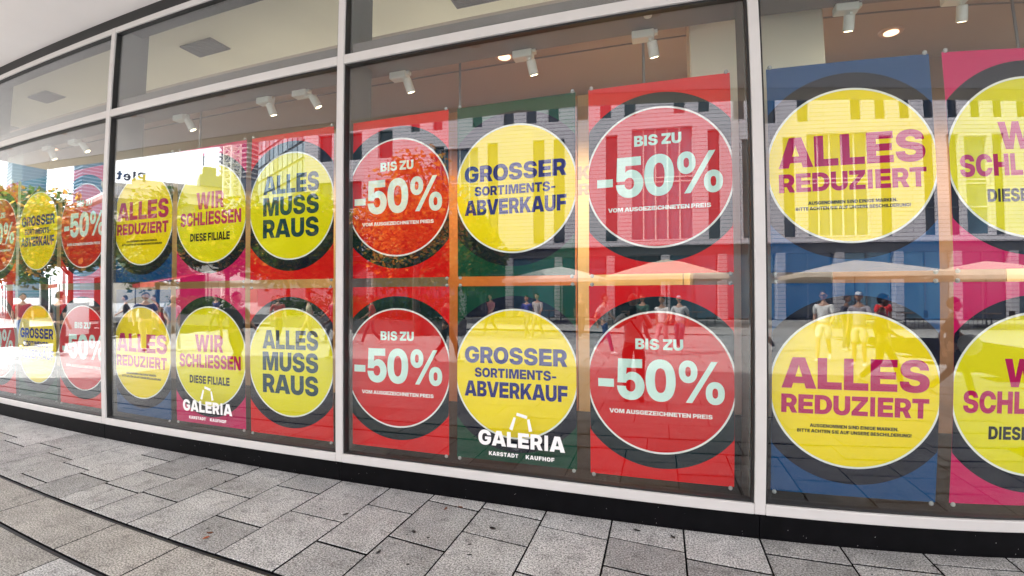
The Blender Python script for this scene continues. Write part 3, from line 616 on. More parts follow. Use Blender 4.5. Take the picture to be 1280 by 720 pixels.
# litter on the slabs
leafm = [mat('leaf_brown', rgb(96, 52, 30), .8), mat('leaf_dark', rgb(30, 26, 26), .8), mat('leaf_rust', rgb(150, 80, 50), .8)]
LEAVES = [(-3.02, -.33, 1, 'dark curled leaf'), (-1.86, -.45, 1, 'long dark leaf'), (-2.42, -.97, 2, 'rust coloured leaf'), (-2.45, -.92, 0, 'brown leaf tip'), (-1.35, -.50, 1, 'black round leaf'), (-1.42, -.75, 1, 'black leaf'),
          (-.95, -.62, 1, 'dark speck leaf'), (-1.22, -.13, 0, 'small brown leaf'), (-.93, -.32, 1, 'dark twig leaf'), (-1.30, -.18, 0, 'brown leaf near the plinth'), (-.12, -.10, 1, 'dark leaf at the wall edge'), (.08, -.12, 1, 'dark leaf beside its neighbour')]
for i, (x, y, mi, lb) in enumerate(LEAVES):
    l_ = rs.uniform(.017, .030); w_ = l_ * .45
    MB().add([(-l_, 0, .001), (-l_ * .3, -w_, .004), (l_ * .5, -w_ * .7, .003), (l_, 0, .006), (l_ * .4, w_, .004), (-l_ * .4, w_ * .9, .002), (0, 0, .007)],
             [(0, 1, 6), (1, 2, 6), (2, 3, 6), (3, 4, 6), (4, 5, 6), (5, 0, 6)]).obj('fallen_leaf', leafm[mi], None, loc=(x, y, .001), rot=(0, 0, rs.uniform(0, 6)), label=lb + ' lying on the grey paving, number of scattered litter pieces' if False else lb + ' lying on the grey paving slabs', cat='leaf', group='fallen leaves on the paving')
MB().cbox(-.03, .03, -.022, .022, .0005, .003, .0005).obj('paper_scrap', M['decal'], None, loc=(-1.20, -.96, .001), rot=(0, 0, .5), label='white paper scrap on the paving near the bottom of the photo', cat='litter')
gum = mat('gum_spot', (.035, .033, .033), .9)
for k in range(26):
    x = rs.uniform(-4.2, 1.6); y = -rs.uniform(.06, .9) if x < -.8 else -rs.uniform(.05, .35); a = rs.uniform(.004, .010)
    MB().add([(a * math.cos(t) * rs.uniform(.7, 1.2), a * math.sin(t) * rs.uniform(.6, 1.1), 0) for t in [PI * q / 5 for q in range(10)]] + [(0, 0, .0012)], [(q, (q + 1) % 10, 10) for q in range(10)]).obj('gum_spot', gum, pave, loc=(x, y, .0016))
sp_ = MB(); rr_ = random.Random(5)
for k in range(70):
    x = rr_.uniform(-6, 2.2); z = .01 + .11 * rr_.random() ** 1.8; a = rr_.uniform(.0008, .0028)
    sp_.add([(x - a, -.0046, z), (x, -.0046, z - a * .8), (x + a * .7, -.0046, z), (x, -.0046, z + a)], [(0, 1, 2, 3)])
sp_.obj('dust_speck', mat('dust', (.45, .45, .44), .9), store, kind='stuff')

# ================================================================== the street that the glass mirrors
def wallgrid(mb, ax, az, x0, x1, z0, z1, holes, depth, mi=0, mr=0):
    """wall in the local XZ plane (y = 0, facing +Y) with rectangular openings (a, b, c, d) and their reveals running to y = -depth"""
    xs = sorted({x0, x1} | {h[0] for h in holes} | {h[1] for h in holes}); zs = sorted({z0, z1} | {h[2] for h in holes} | {h[3] for h in holes})
    xs = [v for v in xs if x0 <= v <= x1]; zs = [v for v in zs if z0 <= v <= z1]
    def inside(x, z): return any(h[0] < x < h[1] and h[2] < z < h[3] for h in holes)
    for j in range(len(zs) - 1):
        run = None
        for i in range(len(xs) - 1):
            cx = (xs[i] + xs[i + 1]) / 2; cz = (zs[j] + zs[j + 1]) / 2
            if inside(cx, cz):
                if run is not None: mb.add([(run, 0, zs[j]), (xs[i], 0, zs[j]), (xs[i], 0, zs[j + 1]), (run, 0, zs[j + 1])], [(0, 3, 2, 1)], mi); run = None
            elif run is None: run = xs[i]
        if run is not None: mb.add([(run, 0, zs[j]), (xs[-1], 0, zs[j]), (xs[-1], 0, zs[j + 1]), (run, 0, zs[j + 1])], [(0, 3, 2, 1)], mi)
    for a, b_, c, d in holes:
        v = [(a, 0, c), (b_, 0, c), (b_, 0, d), (a, 0, d)]; v += [(p[0], -depth, p[2]) for p in v]
        mb.add(v, [(0, 1, 5, 4), (1, 2, 6, 5), (2, 3, 7, 6), (3, 0, 4, 7)], mr)
    return mb

def cladding(name, base, course, rnd=.05, dark=.30):
    m = bpy.data.materials.new(name); m.use_nodes = True
    n, l = m.node_tree.nodes, m.node_tree.links
    b = n['Principled BSDF']; b.inputs['Roughness'].default_value = .75
    t = n.new('ShaderNodeTexCoord'); mp_ = n.new('ShaderNodeMapping'); mp_.inputs['Rotation'].default_value = (R(90), 0, 0)
    br = n.new('ShaderNodeTexBrick'); br.inputs['Scale'].default_value = 1
    br.inputs['Brick Width'].default_value = course * 40; br.inputs['Row Height'].default_value = course; br.inputs['Mortar Size'].default_value = course * .08
    br.inputs['Color1'].default_value = (*[c * (1 + rnd) for c in base], 1); br.inputs['Color2'].default_value = (*[c * (1 - rnd) for c in base], 1); br.inputs['Mortar'].default_value = (*[c * dark for c in base], 1)
    l.new(t.outputs['Object'], mp_.inputs[0]); l.new(mp_.outputs[0], br.inputs['Vector']); l.new(br.outputs[0], b.inputs['Base Color'])
    return m
M['clad'] = cladding('pale_stone_cladding', (.64, .60, .65), .21)
M['cladlav'] = cladding('grey_stone_cladding', (.44, .42, .45), .21)
M['wglass'] = mat('far_window_glass', (.025, .035, .05), .06, spec=.7, var=.3, vscale=.4)
M['wglassb'] = mat('far_window_blue', (.06, .12, .17), .08, spec=.7, objrand=.5)
M['wframe'] = mat('far_window_frame', (.10, .10, .11), .5)
M['wframew'] = mat('far_window_frame_white', (.7, .7, .68), .5)
M['shopdark'] = mat('dark_shop_interior', (.02, .018, .02), .8)

# --- the pale stone office building straight across, windows measured from the mirror image
def opposite():
    x0, x1 = -21.0, 24.0
    ang = math.atan2(-.125, 1.0)
    root = empty('office_building', (0, -22.76, 0), ang, label='pale stone office building with rows of narrow windows mirrored across the right hand bays', cat='building')
    k = 1 / math.cos(ang)
    top = [(-13.7, 0), (-12.3, 0), (-9.9, 0), (-8.05, 0), (-6.75, 0), (-5.5, 0), (-3.9, 0), (-2.65, 0), (-1.36, 0), (1.2, 0), (2.45, 0), (4.2, -.5), (5.75, -.8), (7.35, -.8), (9.95, -.8), (11.15, -.8), (12.35, -.8), (13.55, -.8), (14.75, -.8), (15.9, -.8), (17.05, -.8), (18.3, -.8), (20.2, -.8)]
    low = [(-12.2, 0, .62), (-9.0, 0, .62), (-6.35, 0, .65), (-5.2, 0, .62), (-2.35, 0, .62), (2.9, 0, .62), (4.6, -.6, .62), (6.6, -.6, .62), (11.3, -.7, .62), (13.4, -.7, .62), (14.6, -.7, .62), (16.9, -.7, .62), (18.6, -.7, .62)]
    holes = []; wins = []
    for x, dz in top: wins.append((x * k, .60, 11.05 + dz, 12.75 + dz, 0))
    for x, dz in top: wins.append((x * k, .60, 14.6 + dz, 16.4 + dz, 0))
    for x, dz, w_ in low: wins.append((x * k, w_, 4.25, 10.1 + dz, 1))
    wins.append((.27 * k, 3.15, 4.3, 10.35, 2)); wins.append((8.95 * k, 3.0, 4.3, 9.6, 2)); wins.append((-11.0 * k, 2.3, 5.4, 9.9, 2)); wins.append((15.75 * k, 1.2, 4.3, 9.3, 2))
    for x, y in ((-19.6, 10.6), (-17.6, 10.6), (-15.6, 10.6), (-19.6, 7.6), (-17.6, 7.6), (-15.6, 7.6), (-19.6, 4.7), (-17.6, 4.7), (-15.6, 4.7)): wins.append((x * k, .95, y - 1.0, y + .7, 0))
    for x, w_, a, b_, kind in wins: holes.append((x - w_ / 2, x + w_ / 2, a, b_))
    wl_ = MB(); wallgrid(wl_, 0, 0, x0 * k, x1 * k, 3.95, 18, holes, .26)
    wl_.box(x0 * k, x1 * k, -12, -.62, 3.9, 18.0)
    wl_.box(x0 * k, x1 * k, -12, .05, 18.001, 18.4)
    wl_.obj('wall', M['clad'], root)
    for x, w_, a, b_, kind in wins:
        f = MB().box(x - w_ / 2, x + w_ / 2, -.30, -.262, a, b_)
        if kind == 0:
            o_ = f.obj('window', M['wglass'], root)
            MB().box(x - w_ / 2, x - w_ / 2 + .05, -.258, -.22, a, b_).box(x + w_ / 2 - .05, x + w_ / 2, -.258, -.22, a, b_).box(x - w_ / 2, x + w_ / 2, -.2579, -.221, a, a + .05).obj('window_frame', M['wframe'], o_)
        else:
            o_ = f.obj('window', M['wglassb'] if kind == 2 else M['wglass'], root)
            bars = []
            nn = 5 if w_ > 2.5 else (4 if w_ > 2 else 1)
            for q in range(1, nn): 
                xx = x - w_ / 2 + w_ * q / nn; bars.append((xx - .035, xx + .035, -.258, -.20, a, b_))
            for zz in (a + (b_ - a) * .28, a + (b_ - a) * .52, a + (b_ - a) * .56): bars.append((x - w_ / 2, x + w_ / 2, -.258, -.21, zz - .035, zz + .035))
            for q in bars: MB().box(*q).obj('window_bar', M['wframew'] if kind == 2 else M['wframe'], o_)
    # ground floor: dark shop interiors, piers, panes
    MB().box(x0 * k, x1 * k, -3.2, -3.0, 0, 3.9).obj('shop_interior', M['shopdark'], root)
    MB().box(x0 * k, x1 * k, -.58, -.3, 3.45, 3.949).obj('shop_fascia', M['wframe'], root)
    for i in range(16):
        xx = (x0 + 1.5 + i * 2.85) * k
        MB().cbox(xx - .22, xx + .22, -.7, -.1, 0, 3.449, .02).obj('pier', M['cladlav'], root)
    for i in range(15):
        xx = (x0 + 1.5 + i * 2.85) * k
        p_ = MB().box(xx + .23, xx + 2.6, -.45, -.42, .05, 3.44).obj('shop_pane', M['wglassb'] if i % 3 else M['wglass'], root)
        MB().box(xx + 1.38, xx + 1.44, -.415, -.37, .05, 3.44).box(xx + .23, xx + 2.6, -.415, -.37, 2.5, 2.56).obj('pane_frame', M['wframe'], p_)
opposite()

# --- glazed tower block, grid of reflecting panes
def grid_block(name, A, B, z0, z1, nx, nz, label, cols, depth=14, grp=None):
    A = Vector((*A, 0)); B = Vector((*B, 0)); d = B - A; L = d.length; ang = math.atan2(d.y, d.x)
    r = empty(name, (A.x, A.y, 0), ang, label=label, cat='building')
    MB().box(0, L, -depth, -.15, 0, z1 + 14).obj('core', M['wframe'], r)
    w_, h = L / nx, (z1 - z0) / nz
    g = MB().box(w_ * .085, w_ * .915, -.14, -.03, h * .085, h * .915)
    ms = [g.mesh('pane', c) for c in cols]
    rr = random.Random(11)
    for i in range(nx):
        for j in range(nz):
            ob('pane', ms[rr.randrange(len(ms))], r, (i * w_, 0, z0 + j * h))
    return r
gcols = [mat('curtain_pane_pale', (.30, .37, .43), .25, var=.15), mat('curtain_pane_blue', (.12, .19, .25), .08, spec=.8, var=.2), mat('curtain_pane_dark', (.05, .07, .09), .08, spec=.8), mat('curtain_pane_mid', (.25, .32, .38), .12, var=.15)]
gb = grid_block('glass_office_block', (-46.5, -40.2), (-20.8, -27.2), 3, 27, 20, 14, 'dark glazed office block with square panes mirrored at the right of the second bay', gcols)

# --- old pale building along the left side street with a rooftop sign
def old_building():
    A = Vector((-91.0, -48.0, 0)); B = Vector((-70.5, -79.0, 0)); d = B - A; L = d.length; ang = math.atan2(d.y, d.x)
    r = empty('old_office_building', A, ang, label='pale flat roofed building with window rows and rooftop sign mirrored in the second bay', cat='building')
    mw = mat('old_render', (.50, .46, .40), .85, var=.08, vscale=.2)
    H = 21.6
    holes = []
    n = 13
    for i in range(n):
        x = 1.6 + i * (L - 3.2) / n
        for z in (3.5, 7.6, 11.7, 16.2): holes.append((x, x + 2.6, z, z + 2.3))
    w_ = MB(); wallgrid(w_, 0, 0, 0, L, 0, H - 1.2, holes, .35); w_.box(0, L, -16, -.8, 0, H - 1.2); w_.box(-.4, L, -16.4, .5, H - 1.199, H - .5)
    w_.box(4, L - 6, -14, -3.0, H - .499, H + 1.2)
    w_.obj('wall', mw, r)
    pm_ = MB().box(0, 2.6, -.40, -.36, 0, 2.3).mesh('window', M['wglass'])
    for a, b_, c, d_ in holes: ob('window', pm_, r, (a, 0, c))
    pent = MB().box(L * .40, L * .72, -9, -2.2, H + 1.201, H + 3.4).box(L * .42, L * .48, -7, -4, H + 3.401, H + 5.4).obj('roof_house', mat('roof_metal', (.12, .15, .20), .5), r)
    for q in (.415, .53, .60): MB().tube([(L * q, -2.0, H + 3.4), (L * q, -2.0, H + 7.5)], .09, 6).obj('mast', M['wframe'], r)
    # sign letters stand on the roof edge and face the square
    tx = MB(); text_into(tx, 'Pletz', 5.6, 1.75, 0, 0, 0, track=60)
    t_ = tx.obj('roof_sign', mat('sign_letters', (.03, .03, .05), .6), r, loc=(3.4, .2, H + 1.0), rot=(0, 0, PI))
    return r
old_building()

# --- slim towers
def tower(name, cx, cy_, w_, h, n, label, c1, c2, rz=0):
    r = empty(name, (cx, cy_, 0), rz, label=label, cat='tower', group='towers beyond the square')
    MB().box(-w_ / 2, w_ / 2, -w_ / 2, w_ / 2, 0, h).obj('glass_shaft', c1, r)
    band = MB().box(-w_ / 2 - .3, w_ / 2 + .3, -w_ / 2 - .3, w_ / 2 + .3, 0, h / n * .30).mesh('floor_band', c2)
    for k in range(n): ob('floor_band', band, r, (0, 0, (k + .3) * h / n))
bl = mat('tower_glass', (.05, .14, .21), .1, spec=.8); bd = mat('tower_band', (.16, .24, .30), .5)
tower('glass_tower', -318, -135, 15, 95, 54, 'blue banded glass tower mirrored at the left edge of the photo', bl, bd, .25)
tower('glass_tower', -270, -143, 13, 100, 58, 'blue glass tower mirrored beside the first frame', bl, mat('tower_band_light', (.20, .28, .36), .5), .2)
tower('louvred_tower', -92, -80, 8.5, 44, 40, 'louvred block mirrored between the crane mast and the glazed block', mat('louvre_back', (.10, .10, .13), .5), mat('louvre_slat', (.34, .33, .34), .5))
r = empty('crane_mast', (-71.2, -57.5, 0), label='white lattice crane mast mirrored left of the glazed block', cat='crane')
cw = mat('crane_white', (.75, .74, .66), .5); b = MB()
for sx in (-.9, .9):
    for sy_ in (-.9, .9): b.box(sx - .14, sx + .14, sy_ - .14, sy_ + .14, 0, 46)
b.obj('mast_post', cw, r)
b = MB()
for k in range(32):
    z = k * 1.44
    s_ = 1 if k % 2 else -1
    for y in (-.9, .9): b.tube([(-.9 * s_, y, z), (.9 * s_, y, z + 1.44)], .09, 4)
    for x in (-.9, .9): b.tube([(x, -.9 * s_, z), (x, .9 * s_, z + 1.44)], .09, 4)
    b.box(-1, 1, -1, 1, z - .07, z + .07)
b.obj('bracing', cw, r)

# --- tram stop roof beam seen over the trees
r = empty('shelter_roof', (-40, -16, 0), label='long white roof beam mirrored above the trees in the leftmost bay', cat='shelter')
MB().tube([(-14.5, -6, 7.95), (17.0, 5.4, 6.1)], .22, 8).obj('roof_beam', M['frame'], r)
for q in (.05, .5, .95):
    x, y, z = -14.5 + 31.5 * q, -6 + 11.4 * q, 7.95 - 1.85 * q
    MB().tube([(x, y, 0), (x, y, z)], .10, 8).obj('post', M['frame'], r)

# --- trees
def tree_mesh(seed, nleaf, rad, hc, lsz, cols):
    rr = random.Random(seed)
    cl = []
    for k in range(26):
        u = Vector((rr.gauss(0, 1), rr.gauss(0, 1), rr.gauss(0, .8))).normalized() * rr.uniform(.35, 1.0)
        cl.append((Vector((u.x * rad, u.y * rad, hc + u.z * rad * .95)), rr.uniform(.28, .52) * rad))
    mb = MB()
    for k in range(nleaf):
        c, q = cl[rr.randrange(len(cl))]
        d = Vector((rr.gauss(0, 1), rr.gauss(0, 1), rr.gauss(0, 1))).normalized() * (q * rr.random() ** .45)
        p = c + d
        a = Vector((rr.gauss(0, 1), rr.gauss(0, 1), rr.gauss(0, .6))).normalized(); e = a.orthogonal().normalized()
        s_ = lsz * rr.uniform(.6, 1.3)
        a = a * s_; e = e * s_ * .6
        mi = 0 if rr.random() < .62 else (1 if rr.random() < .7 else 2)
        mb.add([p - a, p + e, p + a, p - e], [(0, 1, 2, 3)], mi)
    return mb.mesh('crown', cols), cl
def leafmat(name, c):
    m = mat(name, c, .6, var=.25, vscale=3)
    n, l = m.node_tree.nodes, m.node_tree.links
    b = n['Principled BSDF']; t = n.new('ShaderNodeBsdfTranslucent'); mx_ = n.new('ShaderNodeMixShader'); mx_.inputs[0].default_value = .45
    t.inputs[0].default_value = (c[0] * 1.5, c[1] * 1.5, c[2], 1)
    l.new(b.outputs[0], mx_.inputs[1]); l.new(t.outputs[0], mx_.inputs[2]); l.new(mx_.outputs[0], n['Material Output'].inputs[0])
    return m
G1, G2, G3 = leafmat('leaf_green', (.06, .11, .025)), leafmat('leaf_olive', (.17, .18, .04)), leafmat('leaf_gold', (.30, .17, .04))
O1, O2, O3 = leafmat('leaf_autumn', (.55, .20, .03)), leafmat('leaf_ochre', (.60, .36, .08)), leafmat('leaf_deep_green', (.04, .08, .025))
bark = mat('bark', (.09, .065, .05), .9, var=.3, vscale=8, bump=.5, bscale=20)
CR = [tree_mesh(1, 5200, 1.9, 3.9, .085, [O1, O2, O3]), tree_mesh(2, 7000, 2.3, 4.2, .15, [G1, G2, G3]), tree_mesh(3, 7000, 2.3, 4.2, .15, [G1, G3, O2])]
def tree(kind, loc, sc, rz, label, hc=4.0):
    me, cl = CR[kind]
    r = empty('tree', loc, rz, label=label, cat='tree', group='trees on the square')
    r.scale = (sc,) * 3
    ob('crown', me, r)
    MB().tube([(0, 0, -.05), (.03, 0, .3), (0, .03, 1.6), (.05, 0, 2.8), (.02, .02, 4.2)], [.19, .13, .11, .09, .04], 10).obj('trunk', bark, r)
    b = MB()
    for c, q in cl[:9]:
        s0 = Vector((.02, 0, 1.9 + random.random() * 1.2)); b.tube([s0, (s0 + c) / 2 + Vector((0, 0, .15)), c], [.05, .035, .012], 6)
    b.obj('limb', bark, r)
tree(0, (-7.6, -10.4, 0), .98, .4, 'autumn coloured tree mirrored over the upper red poster at the left of the middle bay')
for i, (x, y, s_, k, lb) in enumerate([(-16.5, -15.5, 1.0, 1, 'green tree mirrored low in the second bay near the middle frame'), (-21.5, -15.2, 1.05, 2, 'golden green tree mirrored at the centre of the second bay'), (-26, -14.5, 1.1, 1, 'green tree mirrored in the second bay by the first frame'),
                                       (-30.5, -12.5, 1.12, 2, 'golden green tree mirrored beside the first frame'), (-36, -12, 1.25, 1, 'green tree mirrored in the middle of the leftmost bay'), (-43, -12.5, 1.35, 2, 'golden tree mirrored at the left photo edge'), (-24, -22, 1.2, 1, 'green tree farther back in the second bay'), (-12.0, -17.5, 1.0, 1, 'dark green tree mirrored behind the middle frame'), (-50, -16, 1.5, 1, 'large green tree beyond the left photo edge'), (-9.2, -17.0, .9, 1, 'dark green tree behind the autumn coloured one')]):
    tree(k, (x, y, 0), s_, i * 1.3, lb)
# hedge of planters under the trees
def hedge(x, y, L, lb):
    rr = random.Random(int(x * 10)); mb = MB()
    for k in range(2600):
        p = Vector((rr.uniform(-L / 2, L / 2), rr.uniform(-.35, .35), .45 + rr.random() * (.75 + .15 * math.sin(x + k))))
        a = Vector((rr.gauss(0, 1), rr.gauss(0, 1), rr.gauss(0, 1))).normalized(); e = a.orthogonal() * .035; a = a * .055
        mb.add([p - a, p + e, p + a, p - e], [(0, 1, 2, 3)], 0 if rr.random() < .7 else 1)
    r = empty('hedge_planter', (x, y, 0), .05, label=lb, cat='planter', group='planted troughs on the square')
    mb.obj('foliage', [O3, G1], r)
    MB().cbox(-L / 2, L / 2, -.3, .3, 0, .5, .02).obj('trough', mat('trough_grey', (.10, .09, .09), .7), r)
hedge(-8.2, -10.9, 4.2, 'planted trough mirrored behind the lower red poster in the middle bay')
hedge(-13.5, -12.6, 4.5, 'planted trough mirrored in the second bay near the middle frame')
hedge(-19.5, -12.2, 4.5, 'planted trough mirrored low in the second bay')

# --- cafe parasols
pc = mat('parasol_canvas', (.62, .52, .42), .85, var=.06, vscale=1)
pcw = mat('parasol_canvas_grey', (.55, .53, .52), .85, var=.06)
def parasol(x, y, w_, ze, za, rz, mt, lb):
    r = empty('parasol', (x, y, 0), rz, label=lb, cat='parasol', group='cafe parasols across the square')
    b = MB(); n = 8; ring = []
    for k in range(4):
        a0 = PI / 4 + k * PI / 2; a1 = a0 + PI / 2
        p0 = Vector((math.cos(a0), math.sin(a0), 0)) * w_ * .707; p1 = Vector((math.cos(a1), math.sin(a1), 0)) * w_ * .707
        ring += [p0, (p0 + p1) / 2 * .965]
    vs = [(p.x, p.y, ze) for p in ring] + [(p.x * .3, p.y * .3, ze + (za - ze) * .76) for p in ring] + [(0, 0, za)] + [(p.x * 1.0, p.y * 1.0, ze - .16) for p in ring]
    fs = []
    for k in range(8):
        q = (k + 1) % 8
        fs += [(k, q, 8 + q, 8 + k), (8 + k, 8 + q, 16), (17 + k, 17 + q, q, k)]
    b.add(vs, fs).obj('canopy', mt, r)
    MB().tube([(0, 0, 0), (0, 0, za - .05)], .035, 8).obj('pole', M['wframe'], r)
    rb = MB()
    for p in ring: rb.tube([(0, 0, ze + (za - ze) * .5), (p.x * .97, p.y * .97, ze - .02)], .012, 4)
    rb.obj('rib', M['wframe'], r)
    MB().cbox(-.3, .3, -.3, .3, 0, .08, .01).obj('base', M['wframe'], r)
parasol(.4, -19.2, 4.8, 2.12, 2.95, .05, pc, 'beige parasol mirrored between the two rows behind the right red poster')
parasol(8.0, -19.4, 5.0, 2.15, 2.75, .05, pc, 'beige parasol mirrored under the upper blue poster')
parasol(12.6, -18.9, 4.2, 2.0, 2.6, .05, pc, 'beige parasol mirrored under the upper pink poster')
parasol(-4.4, -18.6, 4.4, 2.05, 2.7, .05, pcw, 'grey parasol mirrored under the upper green poster')
parasol(-27, -18.6, 4.8, 2.1, 2.9, .2, pcw, 'grey parasol mirrored in the leftmost bay')
parasol(17.4, -19.2, 4.6, 2.05, 2.75, .05, pcw, 'grey parasol beyond the right photo edge')
# cafe furniture under the parasols
def cafe_set(x, y, rz, lb):
    r = empty('cafe_table', (x, y, 0), rz, label=lb, cat='table', group='cafe tables under the parasols')
    MB().tube([(0, 0, .57), (0, 0, .595)], .33, 20).obj('table_top', mat('table_wood', (.25, .14, .08), .5), r)
    MB().tube([(0, 0, .02), (0, 0, .57)], .03, 8).obj('leg', M['wframe'], r)
    MB().tube([(0, 0, 0), (0, 0, .02)], .2, 16).obj('foot', M['wframe'], r)
def chair(x, y, rz, lb):
    r = empty('cafe_chair', (x, y, 0), rz, label=lb, cat='chair', group='cafe chairs under the parasols')
    cm = mat('chair_weave', (.12, .08, .06), .7)
    MB().cbox(-.17, .17, -.17, .17, .34, .365, .006).obj('seat', cm, r)
    MB().cbox(-.17, .17, -.19, -.165, .40, .68, .006).obj('backrest', cm, r)
    for sx in (-1, 1):
        for sy_ in (-1, 1): MB().tube([(sx * .16, sy_ * .16, 0), (sx * .15, sy_ * .15 - (.03 if sy_ < 0 else 0), .34 if sy_ > 0 else .68)], .011, 6).obj('leg', M['wframe'], r)
for i, (x, y) in enumerate([(-1.2, -18.0), (1.6, -18.2), (6.9, -18.0), (9.4, -18.3), (12.2, -17.9), (-4.8, -17.8)]):
    w_ = ['left of the beige parasol pole', 'right of the beige parasol pole', 'under the second beige parasol on its left', 'under the second beige parasol on its right', 'under the right beige parasol', 'under the grey parasol'][i]
    cafe_set(x, y, 0, 'round wooden cafe table ' + w_)
    chair(x - .55, y, -PI / 2, 'dark woven chair left of the table ' + w_); chair(x + .55, y, PI / 2, 'dark woven chair right of the table ' + w_)

# --- pavement board
r = empty('pavement_board', (-17.4, -6.0, 0), 1.15, label='white pavement board with orange and blue print mirrored in the leftmost bay', cat='sign')
MB().cbox(-.62, .62, -.025, .025, .10, 1.12, .004).obj('board', M['decal'], r)
b = MB()
for k, (w_, z, h) in enumerate(((.8, 1.0, .07), (.9, .88, .05), (.5, .72, .12), (.4, .56, .10), (.5, .42, .08), (.7, .28, .05))): b.box(-w_ / 2, w_ / 2, -.0295, -.0285, z - h / 2, z + h / 2, 0 if k < 2 else 1)
b2 = MB(); b2.v = [(x, -y, z) for x, y, z in b.v]; b2.f = [f[::-1] for f in b.f]; b2.m = b.m
b2.obj('print', [mat('print_orange', (.8, .2, .02), .5), mat('print_blue2', (.05, .12, .5), .5)], r)
for sx in (-.5, .5): MB().box(sx - .02, sx + .02, -.03, .03, 0, .099).obj('foot', M['wframe'], r)

# --- market stalls with red awnings behind the crowd
def stall(x, y, rz, lb, c):
    r = empty('market_stall', (x, y, 0), rz, label=lb, cat='stall', group='market stalls behind the crowd')
    MB().cbox(-1.9, 1.9, -.9, .9, .55, .72, .02).obj('counter', mat('stall_wood', (.20, .10, .06), .7, var=.2), r)
    MB().add([(-2.1, 1.2, 1.95), (2.1, 1.2, 1.95), (2.1, -1.2, 2.5), (-2.1, -1.2, 2.5), (-2.1, 1.2, 1.75), (2.1, 1.2, 1.75)], [(0, 1, 2, 3), (4, 5, 1, 0)]).obj('awning', c, r)
    MB().box(-1.9, 1.9, -1.0, -.95, 0, 2.4).obj('back_panel', M['shopdark'], r)
    for sx in (-1.95, 1.95):
        for sy_ in (-1.1, 1.1): MB().tube([(sx, sy_, 0), (sx, sy_, 1.95 if sy_ > 0 else 2.48)], .03, 6).obj('post', M['wframe'], r)
    MB().box(-1.88, 1.88, -.88, .88, .02, .549).obj('skirt', c, r)
ra = mat('awning_red', (.45, .03, .03), .8, var=.1)
for x, y, lb in ((-23.5, -13.5, 'red market stall mirrored behind the crowd in the second bay'), (-30.5, -13.0, 'red market stall mirrored beside the first frame'), (-37.5, -13.5, 'red market stall mirrored in the middle of the leftmost bay'), (-45.5, -14, 'red market stall mirrored at the left photo edge')):
    stall(x, y, .35, lb, ra)

# ================================================================== people (metres, then scaled to the layout)
def skin_mesh(nodes, edges, root=0, sub=1):
    me = bpy.data.meshes.new('skin'); me.from_pydata([n[0] for n in nodes], edges, [])
    o = bpy.data.objects.new('skin', me); COL.objects.link(o)
    md = o.modifiers.new('s', 'SKIN'); md.use_smooth_shade = True
    for i, n in enumerate(nodes):
        sv = me.skin_vertices[0].data[i]; r_ = n[1]; sv.radius = r_ if hasattr(r_, '__len__') else (r_, r_); sv.use_root = (i == root)
    if sub: o.modifiers.new('u', 'SUBSURF').levels = sub
    o.modifiers[-1].render_levels = sub
    dg = bpy.context.evaluated_depsgraph_get()
    ev = o.evaluated_get(dg); em = ev.to_mesh()
    v = [tuple(p.co) for p in em.vertices]; f = [tuple(p.vertices) for p in em.polygons]
    ev.to_mesh_clear(); bpy.data.objects.remove(o); bpy.data.meshes.remove(me)
    return v, f
def pose(kind):
    J = dict(pel=(0, 0, .94), wst=(0, 0, 1.10), chs=(0, .0, 1.30), nkb=(0, -.01, 1.45), nkt=(0, .01, 1.55))
    for s, n in ((-1, 'l'), (1, 'r')):
        J['sh' + n] = (.175 * s, 0, 1.41); J['el' + n] = (.225 * s, -.03, 1.13); J['wr' + n] = (.235 * s, .06, .88)
        J['hp' + n] = (.09 * s, 0, .90); J['kn' + n] = (.10 * s, .02, .50); J['an' + n] = (.105 * s, -.03, .09); J['to' + n] = (.12 * s, .13, .035)
    if kind.startswith('walk'):
        a, b_ = ('l', 'r') if kind == 'walk' else ('r', 'l')
        def st(n, ky, ay, az, ty, tz):
            s = -1 if n == 'l' else 1
            J['kn' + n] = (.095 * s, ky, .51); J['an' + n] = (.095 * s, ay, az); J['to' + n] = (.105 * s, ty, tz)
        st(a, .20, .30, .10, .46, .06); st(b_, -.03, -.34, .17, -.22, .05)
        s = -1 if a == 'l' else 1
        J['el' + a] = (.225 * s, -.16, 1.15); J['wr' + a] = (.22 * s, -.12, .92)
        J['el' + b_] = (-.225 * s, .08, 1.14); J['wr' + b_] = (-.20 * s, .28, 1.0)
    if kind == 'photo':
        J['ell'] = (-.26, .14, 1.22); J['wrl'] = (-.02, .36, 1.40)
        J['elr'] = (.24, .16, 1.22); J['wrr'] = (.13, .38, 1.42)
    if kind == 'point':
        J['elr'] = (.26, .14, 1.20); J['wrr'] = (.16, .36, 1.26)
    return J
def lerp(a, b_, t): return tuple(x + (y - x) * t for x, y in zip(a, b_))
